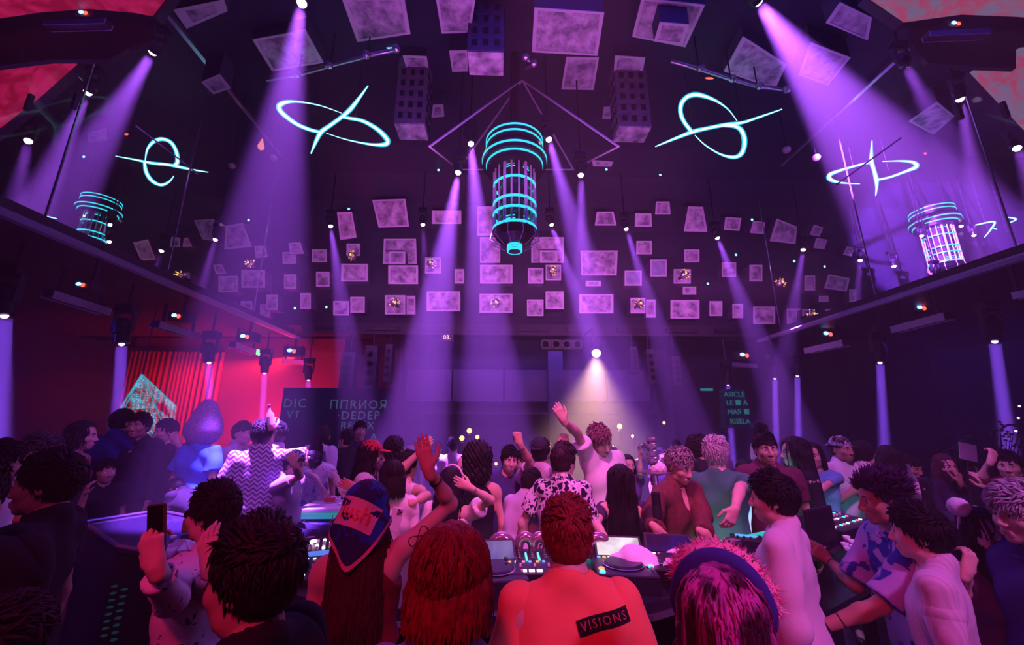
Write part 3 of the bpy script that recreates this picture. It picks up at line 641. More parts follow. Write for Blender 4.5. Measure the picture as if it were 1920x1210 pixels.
slab([(-90,-60),(330,-60),(272,14),(235,7),(150,0),(60,6),(-90,28)], 4.3, 'led_screen', red_s, 'crimson video screen sliver along the top edge', 'screen')
slab([(1833,125),(1935,80),(2010,80),(2010,290),(1960,258)], 5.2, 'led_screen', pale_s, 'pale mottled video screen in the upper corner below the black bridge', 'screen')
slab([(1640,-20),(1710,27),(1760,20),(1820,12),(1920,16),(2010,22),(2010,-60),(1640,-60)], 4.3, 'led_screen', pale_s, 'pale mottled video screen sliver along the top edge', 'screen')
slab([(-90,40),(60,12),(150,5),(235,12),(285,32),(290,75),(240,90),(205,112),(90,112),(-90,135)], 4.55, 'truss_bridge', black, 'black curved lighting bridge in front of the crimson screens', 'bridge', .06, fr=False)
slab([(1705,32),(1760,20),(1820,14),(1920,20),(2010,30),(2010,90),(1905,80),(1905,128),(1830,125),(1740,118),(1712,85)], 4.55, 'truss_bridge', black, 'black curved lighting bridge in front of the pale screens', 'bridge', .06, fr=False)
# column speakers by the back bar
for px, y0, y1, w, lab in ((693,648,735,24,'column speaker hanging before the glyph screen'),(727,645,718,14,'slim column speaker between the glyph screen and the back bar'),(1222,655,722,16,'slim column speaker beside the warm lamp with a lit frame'),(1270,668,724,16,'column speaker farther from the warm lamp'),(650,660,735,26,'dark column speaker at the end of the red balcony'),(1190,650,700,14,'short column speaker just by the warm lamp')):
    a, b = at(px, y0, 10.6), at(px, y1, 10.6); c = (a + b) / 2; H = a[2] - b[2]; w_ = w * pxm(c)
    t = thing('column_speaker', lab, 'speaker', c)
    MB().box((0, .15, 0), (w_, .3, H)).build('cabinet', mat('speaker paint', (.05, .04, .08), .5), t, bevel=.015)
    MB().box((0, -.01, -H * .05), (w_ * .8, .03, H * .8)).build('grille', mat('speaker grille', (.10, .08, .16), .7, noise=(80, (.03, .02, .05))), t)
    for k in range(4): MB().lathe([(w_ * .16, 0), (w_ * .3, -.02), (w_ * .33, 0)], 14, c=(0, -.03, H * (.3 - .2 * k)), R=Matrix.Rotation(math.pi / 2, 3, 'X')).build('driver', black, t)
    MB().tube([(0, .15, H / 2), (0, .15, 4.3 - c[2])], .02, 6).build('hanger', black, t)
# ================================================================== people: one smooth surface each, grown from a distance field
def v3(*a): return np.array(a, float)
class Field:
    """rounded limbs blended together; each primitive is evaluated only near itself"""
    def __init__(s): s.p = []; s.cuts = []; s.wr = None
    def cap(s, a, b, ra, rb=None, k=.03, flat=None):                # flat = (unit axis, factor): thinner along the axis
        s.p.append(('c', v3(*a), v3(*b), ra, ra if rb is None else rb, k, flat, 1)); return s
    def ell(s, c, r, k=.03, R=None): s.p.append(('e', v3(*c), v3(*r), R, None, k, None, 1)); return s
    def sub(s, c, r, k=.01, R=None): s.p.append(('e', v3(*c), v3(*r), R, None, k, None, -1)); return s
    def subcap(s, a, b, ra, rb=None, k=.01): s.p.append(('c', v3(*a), v3(*b), ra, ra if rb is None else rb, k, None, -1)); return s
    def cut(s, p, n, soft=0): s.cuts.append((v3(*p), v3(*n) / np.linalg.norm(n), None)); return s     # removes the side n points to
    def bounds(s):
        lo = v3(9, 9, 9) * 9; hi = -lo
        for q in s.p:
            if q[7] < 0: continue
            if q[0] == 'c':
                r = max(q[3], q[4]); lo = np.minimum(lo, np.minimum(q[1], q[2]) - r); hi = np.maximum(hi, np.maximum(q[1], q[2]) + r)
            else:
                r = q[2] if q[3] is None else v3(*([max(q[2])] * 3)); lo = np.minimum(lo, q[1] - r); hi = np.maximum(hi, q[1] + r)
        return lo, hi
    def grid(s, h, lo=None, hi=None, clip=None):
        l, u = s.bounds(); pad = 2.5 * h + .02
        lo = l - pad if lo is None else np.maximum(lo, l - pad); hi = u + pad if hi is None else np.minimum(hi, u + pad)
        n = np.maximum(np.ceil((hi - lo) / h).astype(int) + 1, 3)
        X = [lo[i] + h * np.arange(n[i]) for i in range(3)]
        V = np.full(n, .12)
        for (kd, a, b, c, d, k, fl, sg) in s.p:
            if kd == 'c': r = max(c, d); l0 = np.minimum(a, b) - r; u0 = np.maximum(a, b) + r
            else: rr = b if c is None else v3(*([max(b)] * 3)); l0 = a - rr; u0 = a + rr
            m = max(k, .0) + 2 * h
            i0 = np.maximum(np.floor((l0 - m - lo) / h).astype(int), 0); i1 = np.minimum(np.ceil((u0 + m - lo) / h).astype(int) + 1, n)
            if (i1 <= i0).any(): continue
            sl = tuple(slice(i0[j], i1[j]) for j in range(3))
            P = np.stack(np.meshgrid(*[X[j][sl[j]] for j in range(3)], indexing='ij'), -1)
            if kd == 'c':
                ab = b - a; L = ab @ ab + 1e-12; pa = P - a
                t = np.clip((pa @ ab) / L, 0, 1); q = pa - t[..., None] * ab
                if fl is not None:
                    ax, f = fl; al = q @ ax; q = q + (al * (1 / f - 1))[..., None] * ax
                D = np.sqrt((q * q).sum(-1)) - (c + (d - c) * t)
            else:
                q = P - a
                if c is not None: q = q @ c                          # R columns = axes
                g = q / b; rn = np.sqrt((g * g).sum(-1)) + 1e-9
                D = (rn - 1) * rn / (np.sqrt(((g / b) ** 2).sum(-1)) + 1e-9)
            W = V[sl]
            if sg > 0:
                hh = np.maximum(k - np.abs(W - D), 0) / max(k, 1e-6); V[sl] = np.minimum(W, D) - hh * hh * k * .25
            else:
                hh = np.maximum(k - np.abs(W + D), 0) / max(k, 1e-6); V[sl] = np.maximum(W, -D) + hh * hh * k * .25
        if s.wr is not None or s.cuts:
            P = np.stack(np.meshgrid(*X, indexing='ij'), -1)
            if s.wr is not None: V = V + s.wr(P)
            for p, nn, _ in s.cuts: V = np.maximum(V, (P - p) @ nn)
        if clip is not None:
            P = np.stack(np.meshgrid(*X, indexing='ij'), -1); V = clip(P, V)
        V[0] = V[-1] = .1; V[:, 0] = V[:, -1] = .1; V[:, :, 0] = V[:, :, -1] = .1
        return V, lo
    def mesh(s, h, lo=None, hi=None, clip=None):
        V, o = s.grid(h, lo, hi, clip); return nets(V, o, h)
def nets(V, o, h):
    """naive surface nets"""
    I = V < 0; n = np.array(V.shape)
    cnt = np.zeros(n - 1); acc = np.zeros((*(n - 1), 3))
    corner = lambda d: tuple(slice(d[j], n[j] - 1 + d[j]) for j in range(3))
    for ax in range(3):
        for u in (0, 1):
            for w in (0, 1):
                a = [0, 0, 0]; oth = [j for j in range(3) if j != ax]; a[oth[0]] = u; a[oth[1]] = w; b = list(a); b[ax] = 1
                va, vb = V[corner(a)], V[corner(b)]; m = (va < 0) != (vb < 0)
                t = np.where(m, va / np.where(m, va - vb, 1), 0)
                cnt += m
                for j in range(3): acc[..., j] += np.where(m, a[j] + (t if j == ax else 0), 0)
    act = cnt > 0; idx = np.full(n - 1, -1); idx[act] = np.arange(act.sum())
    base = np.stack(np.nonzero(act), -1)
    vs = (base + acc[act] / cnt[act][:, None]) * h + o
    F = []
    for ax in range(3):
        u, w = [(1, 2), (2, 0), (0, 1)][ax]
        sl0 = [slice(None)] * 3; sl1 = [slice(None)] * 3; sl0[ax] = slice(0, n[ax] - 1); sl1[ax] = slice(1, n[ax])
        A, B = I[tuple(sl0)], I[tuple(sl1)]; e = np.stack(np.nonzero(A != B), -1)
        e = e[(e[:, u] > 0) & (e[:, w] > 0) & (e[:, u] < n[u] - 1) & (e[:, w] < n[w] - 1)]
        if not len(e): continue
        fl = I[tuple(sl0)][e[:, 0], e[:, 1], e[:, 2]]
        q = []
        for du, dw in ((0, 0), (-1, 0), (-1, -1), (0, -1)):
            c = e.copy(); c[:, u] += du; c[:, w] += dw; q.append(idx[c[:, 0], c[:, 1], c[:, 2]])
        q = np.stack(q, -1); q[~fl] = q[~fl][:, ::-1]; F.append(q)
    F = np.concatenate(F) if F else np.zeros((0, 4), int)
    return vs, F
def merge(parts):
    vs, fs, n = [], [], 0
    for v, f in parts:
        if len(v): vs.append(v); fs.append(f + n); n += len(v)
    return (np.concatenate(vs), np.concatenate(fs)) if vs else (np.zeros((0, 3)), np.zeros((0, 4), int))
def obj_from(name, vf, m, parent, smooth=True):
    v, f = vf; me = bpy.data.meshes.new(name)
    me.vertices.add(len(v)); me.vertices.foreach_set('co', np.asarray(v, np.float32).ravel())
    me.loops.add(len(f) * 4); me.loops.foreach_set('vertex_index', np.asarray(f, np.int32).ravel())
    me.polygons.add(len(f)); me.polygons.foreach_set('loop_start', np.arange(0, len(f) * 4, 4, dtype=np.int32))
    me.update(calc_edges=True); me.polygons.foreach_set('use_smooth', np.ones(len(f), bool))
    me.materials.append(m); o = bpy.data.objects.new(name, me); COL.objects.link(o); o.parent = parent
    return o
def rotm(rx=0, ry=0, rz=0): return np.array(Euler((math.radians(rx), math.radians(ry), math.radians(rz)), 'ZXY').to_matrix()) if False else np.array((Matrix.Rotation(math.radians(rz), 3, 'Z') @ Matrix.Rotation(math.radians(rx), 3, 'X') @ Matrix.Rotation(math.radians(ry), 3, 'Y')))

def skin(c, name):
    return mat('skin ' + name, c, .5, spec=.35)
SKIN = {'a': skin((.62, .40, .30), 'warm'), 'b': skin((.70, .48, .38), 'light'), 'c': skin((.45, .27, .19), 'tan')}
HAIRM = {}
def hair_mat(col, rough=.62):
    key = 'hair %.2f %.2f %.2f' % col
    if key not in HAIRM:
        m = mat(key, col, rough, spec=.25, noise=(60, tuple(c * .55 for c in col))); HAIRM[key] = m
    return HAIRM[key]
eyew = mat('eye white', (.8, .78, .76), .2); iris_m = mat('iris', (.02, .012, .01), .15); lipm = mat('lips', (.48, .16, .16), .4)
glassm = mat('spectacle frame', (.012, .012, .015), .3); lensg = mat('dark lens', (.02, .02, .03), .08)

# ---- cloth materials
CLOTH = {}
def cloth(kind, c1, c2=(0, 0, 0), scale=10.0):
    key = (kind, c1, c2, scale)
    if key in CLOTH: return CLOTH[key]
    m = bpy.data.materials.new('cloth ' + kind); m.use_nodes = True; nt = m.node_tree; L = nt.links.new; b = nt.nodes['Principled BSDF']
    b.inputs['Roughness'].default_value = .85; b.inputs['Specular IOR Level'].default_value = .2; b.inputs['Base Color'].default_value = (*c1, 1)
    tc = nt.nodes.new('ShaderNodeTexCoord'); N = nt.nodes.new
    nz = N('ShaderNodeTexNoise'); nz.inputs['Scale'].default_value = 300; bp = N('ShaderNodeBump'); bp.inputs['Strength'].default_value = .15; bp.inputs['Distance'].default_value = .002
    L(tc.outputs['Object'], nz.inputs['Vector']); L(nz.outputs[0], bp.inputs['Height']); L(bp.outputs[0], b.inputs['Normal'])
    fac = None
    def ramp(src, lo, hi):
        r = N('ShaderNodeMapRange'); r.inputs[1].default_value = lo; r.inputs[2].default_value = hi; L(src, r.inputs[0]); return r.outputs[0]
    if kind == 'blotch':
        a = N('ShaderNodeTexVoronoi'); a.feature = 'DISTANCE_TO_EDGE'; a.inputs['Scale'].default_value = scale; w = N('ShaderNodeTexNoise'); w.inputs['Scale'].default_value = scale * .8
        mp = N('ShaderNodeVectorMath'); mp.operation = 'MULTIPLY_ADD'; mp.inputs[1].default_value = (.1,) * 3; L(w.outputs['Color'], mp.inputs[0]); L(tc.outputs['Object'], mp.inputs[2])
        L(mp.outputs[0], a.inputs['Vector']); fac = ramp(a.outputs['Distance'], .13, .15)
    elif kind == 'stripe':
        s = N('ShaderNodeSeparateXYZ'); L(tc.outputs['Object'], s.inputs[0]); q = N('ShaderNodeMath'); q.operation = 'SINE'; u = N('ShaderNodeMath'); u.operation = 'MULTIPLY'; u.inputs[1].default_value = scale * 6.28
        L(s.outputs['X'], u.inputs[0]); L(u.outputs[0], q.inputs[0]); fac = ramp(q.outputs[0], -.1, .1)
    elif kind == 'zigzag':
        s = N('ShaderNodeSeparateXYZ'); L(tc.outputs['Object'], s.inputs[0])
        px = N('ShaderNodeMath'); px.operation = 'PINGPONG'; px.inputs[1].default_value = .03; L(s.outputs['X'], px.inputs[0])
        ad = N('ShaderNodeMath'); ad.operation = 'ADD'; L(px.outputs[0], ad.inputs[0]); L(s.outputs['Z'], ad.inputs[1])
        u = N('ShaderNodeMath'); u.operation = 'MULTIPLY'; u.inputs[1].default_value = scale * 6.28; L(ad.outputs[0], u.inputs[0]); q = N('ShaderNodeMath'); q.operation = 'SINE'; L(u.outputs[0], q.inputs[0]); fac = ramp(q.outputs[0], -.1, .1)
    elif kind in ('patch', 'print'):
        a = N('ShaderNodeTexNoise'); a.inputs['Scale'].default_value = scale; a.inputs['Detail'].default_value = 3; a.inputs['Distortion'].default_value = 1.2; L(tc.outputs['Object'], a.inputs['Vector'])
        fac = ramp(a.outputs[0], .52 if kind == 'patch' else .62, .55 if kind == 'patch' else .64)
    elif kind == 'streak':
        mp = N('ShaderNodeMapping'); mp.inputs['Scale'].default_value = (1, 1, .04); L(tc.outputs['Object'], mp.inputs[0])
        a = N('ShaderNodeTexNoise'); a.inputs['Scale'].default_value = scale; a.inputs['Detail'].default_value = 2; L(mp.outputs[0], a.inputs['Vector']); fac = ramp(a.outputs[0], .42, .6); b.inputs['Roughness'].default_value = .4
    if fac is not None:
        mx = N('ShaderNodeMix'); mx.data_type = 'RGBA'; L(fac, mx.inputs[0]); mx.inputs[6].default_value = (*c1, 1); mx.inputs[7].default_value = (*c2, 1); L(mx.outputs[2], b.inputs['Base Color'])
    CLOTH[key] = m; return m

def hand_field(F, Wp, f, n, side, curl, s=1.0, spread=.0):
    """palm, four jointed fingers and a thumb. f: finger direction, n: palm normal, side: +1 thumb on lat"""
    f = nrm(f); n = nrm(n - f * (n @ f)); lat = np.cross(n, f) * side
    F.cap(Wp - f * .03, Wp + f * .03, .0235 * s, .026 * s, .02, (n, .72))
    for o, l in ((-.027, .078), (-.009, .085), (.010, .085), (.027, .080)):
        F.cap(Wp + f * .02 + lat * o * .6 * s, Wp + f * l * s + lat * o * s, .0155 * s, .0125 * s, .014, (n, .9))
    fl = [(-.030, .060, .0078), (-.0105, .074, .0086), (.0105, .080, .0088), (.030, .070, .0086)]
    for i, (o, l, r) in enumerate(fl):
        p = Wp + f * (.086 - abs(i - 1.8) * .004) * s + lat * o * s; c = math.radians(curl * (1.15 - .12 * i)); a = 0.0
        dirn = nrm(f + lat * (o / .03) * spread)
        for j, fr in enumerate((.45, .31, .24)):
            a += c * (1.0, 1.1, .8)[j]
            q = p + (dirn * math.cos(a) + n * math.sin(a)) * l * fr * s * 1.05
            F.cap(p, q, r * (1.0, .92, .84)[j] * s, r * (.93, .85, .68)[j] * s, .004); p = q
    p = Wp + f * .018 * s + lat * .026 * s; tc = curl / 75.0
    d1 = nrm(lat * (.85 - .5 * tc) + f * .75 + n * (.25 + .5 * tc)); d2 = nrm(lat * (.35 - .6 * tc) + f * .95 + n * (.2 + .7 * tc))
    q = p + d1 * .042 * s; F.cap(p, q, .0145 * s, .0115 * s, .012); q2 = q + d2 * .030 * s; F.cap(q, q2, .0108 * s, .0098 * s, .004); F.cap(q2, q2 + d2 * .024 * s, .0096 * s, .0078 * s, .004)

def head_field(F, T, fem=False, neck=True):
    """T: function head-local -> body; local origin at the eye line's middle inside the skull"""
    R = T.R
    E = lambda c, r, k=.02: F.ell(T(c), r, k, R)
    E((0, -.014, .035), (.074, .094, .086), .02); E((0, .012, .012), (.069, .080, .088), .02)
    E((0, .034, -.034), (.056 if fem else .060, .058, .076), .025)
    F.cap(T((-.034, .022, -.074)), T((.034, .022, -.074)), .026, .026, .03)
    F.ell(T((0, .070, -.098)), (.021, .018, .017), .03, R)
    F.cap(T((-.034, .076, .020)), T((.034, .076, .020)), .012 if fem else .0145, None, .018)
    for s in (-1, 1):
        E((s * .043, .060, -.026), (.020, .022, .020), .025)
        F.sub(T((s * .031, .100, .002)), (.019, .016, .0125), .016, R)
    F.cap(T((0, .094, .006)), T((0, .112, -.034)), .0075, .0115, .016)
    for s in (-1, 1): F.ell(T((s * .0125, .101, -.040)), (.0085, .010, .008), .008, R)
    F.cap(T((-.017, .0885, -.0655)), T((.017, .0885, -.0655)), .0085, None, .010); F.cap(T((-.014, .088, -.0775)), T((.014, .088, -.0775)), .0088, None, .010)
    F.subcap(T((-.021, .0990, -.0715)), T((.021, .0990, -.0715)), .0028, None, .003)
    for s in (-1, 1):
        Re = R @ np.array(Matrix.Rotation(math.radians(s * -18), 3, 'Z') @ Matrix.Rotation(math.radians(-12), 3, 'X'))
        F.ell(T((s * .073, -.012, -.006)), (.010, .020, .032), .006, Re); F.sub(T((s * .083, -.008, -.004)), (.007, .011, .019), .006, Re)
class Tf:
    def __init__(s, R, o): s.R = R; s.o = np.asarray(o, float)
    def __call__(s, p): return s.R @ np.asarray(p, float) + s.o
    def then(s, R, pivot):                                          # child frame rotated by R about a local pivot
        pivot = np.asarray(pivot, float); return Tf(s.R @ R, s(pivot) - s.R @ R @ pivot)

def clumps(T, n, rng, lens, flow, zone, r=.011, base=((0, -.012, .040), (.083, .103, .094)), out=.35, wav=0.0, seg=3, hug=9):
    """tapered locks rooted on the scalp"""
    vs, fs = [], []
    c, rad = np.array(base[0]), np.array(base[1]); k = 0; tries = 0
    while k < n and tries < n * 30:
        tries += 1
        d = nrm(rng.normal(size=3)); p = c + d * rad
        if not zone(p): continue
        nr = nrm(d / rad); fl = np.asarray(flow(p), float); fl = nrm(fl + rng.normal(size=3) * .25); fl = fl - nr * (fl @ nr) * .8
        L = rng.uniform(*lens); q = p - nr * .006; dr = nrm(fl * (1 - out) + nr * out); lat = nrm(np.cross(dr, nr)); pts = [q]
        for j in range(seg):
            q = q + dr * L / seg; e = (q - c) / rad; m = np.linalg.norm(e); mx = 1.03 + hug * (j + 1)
            if m < 1.0 or (hug < .5 and m > mx and q[2] > -.02): q = c + e / m * rad * (1.02 if m < 1 else mx); dr = nrm(dr - (e / m) * (dr @ (e / m)) * .8)
            if hug < .5 and q[2] <= -.02: q = np.array([*(pts[-1][:2] * .9 + q[:2] * .1), q[2]]); dr = nrm(dr * .3 - np.array([0, 0, 1.]))
            pts.append(q); dr = nrm(dr + fl * .35 - np.array([0, 0, .12]) + lat * wav * rng.normal())
        w = r * rng.uniform(.7, 1.3); b = len(vs)
        for j, q in enumerate(pts):
            ww = w * (1.0, .95, .7, .45, .3)[j] if j < seg else w * .08
            for a in range(4):
                o_ = (lat * math.cos(a * math.pi / 2) + nr * math.sin(a * math.pi / 2) * .55) * ww
                vs.append(T(q + o_))
        for j in range(seg):
            for a in range(4): fs.append((b + j * 4 + a, b + j * 4 + (a + 1) % 4, b + j * 4 + 4 + (a + 1) % 4, b + j * 4 + 4 + a))
        k += 1
    return np.array(vs).reshape(-1, 3), np.array(fs, int).reshape(-1, 4)

def hairline(p): return p[2] > -.012 + .86 * p[1] if p[1] > -.03 else p[2] > -.092 - (p[1] + .03) * .1 + (.02 if abs(p[0]) > .06 else 0)
def make_hair(t, T, style, col, h, rng, vol=1.0, near=1):
    m = hair_mat(col) if not isinstance(col, bpy.types.Material) else col
    F = Field(); parts = []; R = T.R
    up = np.array([0, 0, 1.])
    def capb(g=.012, top=0.0):
        F.ell(T((0, -.014, .038)), (.074 + g, .094 + g, .086 + g + top), .015, R)
        F.ell(T((0, -.03, -.01)), (.073 + g * .8, .075 + g * .8, .075), .02, R)
    def clip(P, V):
        Q = (P - T.o) @ R; y, z, x = Q[..., 1], Q[..., 2], Q[..., 0]
        d1 = (-.004 + .80 * y - z) / 1.28                             # sloping hairline, forehead to nape
        d1 = np.where(y < -.02, -.088 - z, d1)
        ear = .030 - np.sqrt((np.abs(x) - .08) ** 2 + (y + .006) ** 2 + (z + .012) ** 2)
        return np.maximum(np.maximum(V, d1), ear)
    N = lambda a: int(a * (1.0 if near == 2 else .45 if near == 1 else .18))
    if style in ('short', 'spiky', 'messy', 'fade'):
        g = {'short': .007, 'spiky': .006, 'messy': .008, 'fade': .005}[style] * min(vol, 1.2)
        capb(g, .006 * vol); F.wr = lambda P: .0016 * np.sin(P[..., 0] * 260 + 2 * np.sin(P[..., 2] * 60)) * np.sin(P[..., 1] * 230)
        parts.append(F.mesh(h, clip=clip))
        zone = hairline if style != 'fade' else (lambda p: p[2] > .045)
        bs = ((0, -.014, .040), (.077 + g, .097 + g, .089 + g)); k_ = .75 + .25 * vol
        if style == 'spiky': parts.append(clumps(T, N(900), rng, (.035, .07), lambda p: (p[0] * 6, -.3, .6), lambda p: p[2] > .02 and hairline(p), .006, out=.7, base=bs)); parts.append(clumps(T, N(500), rng, (.02, .03), lambda p: (0, -.4, -.9), lambda p: hairline(p) and p[2] < .05, .006, out=.10, hug=.03, base=bs))
        elif style == 'messy':
            parts.append(clumps(T, N(1300), rng, (.035 * k_, .07 * k_), lambda p: (p[0] * 4 + .3, .5 if p[1] > 0 else -.35, -.55), zone, .0065, out=.20 * vol, wav=.35, hug=.045 * vol, base=bs))
            parts.append(clumps(T, N(260), rng, (.05 * k_, .08 * k_), lambda p: (.5 + p[0] * 6, .5, .2), lambda p: p[2] > .07, .008, out=.35, wav=.3, hug=.10, base=bs))
        else:
            parts.append(clumps(T, N(1300), rng, (.03 * k_, .05 * k_), lambda p: (p[0] * 5, (.6 if p[2] > .07 else -.25), -.9 if p[2] < .07 else -.1), zone, .006, out=.13 * vol, hug=.03 * vol, wav=.15, base=bs))
            parts.append(clumps(T, N(300), rng, (.045 * k_, .075 * k_), lambda p: (.6, .7, .1), lambda p: p[2] > .085 and p[1] > -.06, .007, out=.30, wav=.2, hug=.07 * vol, base=bs))
    elif style == 'curly':
        F.ell(T((0, -.035, .06)), (.13 * vol, .13 * vol, .135 * vol), .03, R); F.ell(T((0, -.06, -.06)), (.12 * vol, .09 * vol, .12 * vol), .04, R)
        F.wr = lambda P: .010 * np.sin(P[..., 0] * 95) * np.sin(P[..., 1] * 90 + 1) * np.sin(P[..., 2] * 85 + 2) + .006 * np.sin(P[..., 0] * 190 + P[..., 2] * 120)
        F.subcap(T((0, .10, -.02)), T((0, .22, -.02)), .075, .09, .02); parts.append(F.mesh(h))
    elif style == 'puff':
        F.ell(T((0, -.01, .02)), (.175, .165, .165), .05, R); F.ell(T((0, -.01, .15)), (.125, .12, .15), .08, R); F.ell(T((0, -.01, .27)), (.06, .06, .07), .08, R)
        F.wr = lambda P: .0016 * np.sin(P[..., 0] * 240 + 3 * np.sin(P[..., 2] * 61)) * np.sin(P[..., 1] * 230 + 2 * np.sin(P[..., 0] * 57)) * np.sin(P[..., 2] * 250)
        F.subcap(T((0, .13, -.03)), T((0, .3, -.03)), .07, .1, .02); parts.append(F.mesh(h))
    else:                                                             # bob / long / tail
        capb(.014 * vol, .006)
        L = {'bob': .16, 'long': .36, 'xlong': .50, 'tail': .05, 'mid': .25, 'shag': .10}[style]
        if style == 'tail':
            F.ell(T((0, -.115, .075)), (.035, .04, .035), .02, R); F.cap(T((0, -.13, .06)), T((0, -.17, -.08)), .030, .012, .02)
        else:
            bk = -.060 if style in ('bob', 'shag') else -.055
            for x in (-.052, 0, .052):
                F.cap(T((x, bk - (.018 if x == 0 else 0), -.01)), T((x * (1.15 if L > .2 else 1.02), bk - .050 + (.02 if style in ('bob', 'shag') else 0), .05 - L * (.92 if x == 0 else .82))), .048 * vol, .030 * vol, .03)
            for s in (-1, 1):
                F.cap(T((s * .075, -.005, .02)), T((s * .083, -.01 - .03 * (L > .2), -.02 - L * .75)), .026 * vol, .020 * vol, .025)
        def clip2(P, V):
            Q = (P - T.o) @ R; y, z, x = Q[..., 1], Q[..., 2], Q[..., 0]
            face = np.maximum(y - .02, 0) * 0 + (.062 - np.sqrt((x / 1.0) ** 2 + (np.minimum(z - .018, 0) * .0) ** 2))   # face opening
            face = np.where((z < .088) & (y > .012), face, -1)
            d1 = np.where(y > .0, (-.004 + .80 * y - z) / 1.28 + (np.abs(x) > .058) * -.3, -1)
            return np.maximum(np.maximum(V, face), d1)
        F.wr = lambda P: .0022 * np.sin(P[..., 0] * 210 + 3 * np.sin(P[..., 2] * 9)) + .002 * np.sin(P[..., 1] * 190 + P[..., 0] * 90)
        parts.append(F.mesh(h, clip=clip2))
        if near >= 1 and style != 'tail':
            vs, fs = [], []
            for k in range(N(520)):
                a = math.radians(rng.uniform(-118, 118)); r_ = rng.uniform(.97, 1.07); w = rng.uniform(.003, .007); Lk = L * rng.uniform(.78, 1.10) * (1 if abs(a) < 1.5 else .85)
                x0, y0 = .080 * math.sin(a) * r_, -.016 - .096 * math.cos(a) * r_; b = len(vs); ph_ = rng.uniform(0, 6)
                hw = .118 if L > .2 else .098
                for j in range(6):
                    u = j / 5; z = .045 - u * (Lk + .02); e = 1 + min(u * 2, 1) * (.22 * vol - .02)
                    q = np.array([x0 * e * (hw / .098 if u > .3 else 1) + .006 * math.sin(ph_ + 5 * u), y0 * (1 + .12 * min(u * 2, 1)) + (-.012 if L > .2 else .004) * u - (.02 if abs(a) < 1.3 else 0) * u, z])
                    ww = w * (1, 1, 1, .95, .7, .06)[j]; t_ = np.array([math.cos(a), math.sin(a), 0]) * ww
                    n_ = np.array([math.sin(a), -math.cos(a), 0]) * w * .6
                    vs += [T(q - t_), T(q + n_), T(q + t_)]
                for j in range(5):
                    for m2 in (0, 1): fs.append((b + j * 3 + m2, b + j * 3 + m2 + 1, b + j * 3 + m2 + 4, b + j * 3 + m2 + 3))
            if len(vs): parts.append((np.array(vs), np.array(fs, int)))
        if near >= 1:
            Ls = min(L, .3)
            parts.append(clumps(T, N(800), rng, (Ls * .6, Ls * 1.15), lambda p: (p[0] * 3, -.25, -1), lambda p: hairline(p) and p[2] > -.01 and (p[1] < .02 or abs(p[0]) > .05), .0055, out=.02, seg=4, hug=.012, wav=.12,
                                base=((0, -.014, .040), (.088 * vol, .108 * vol, .100))))
    return obj_from('hair', merge(parts), m, t)

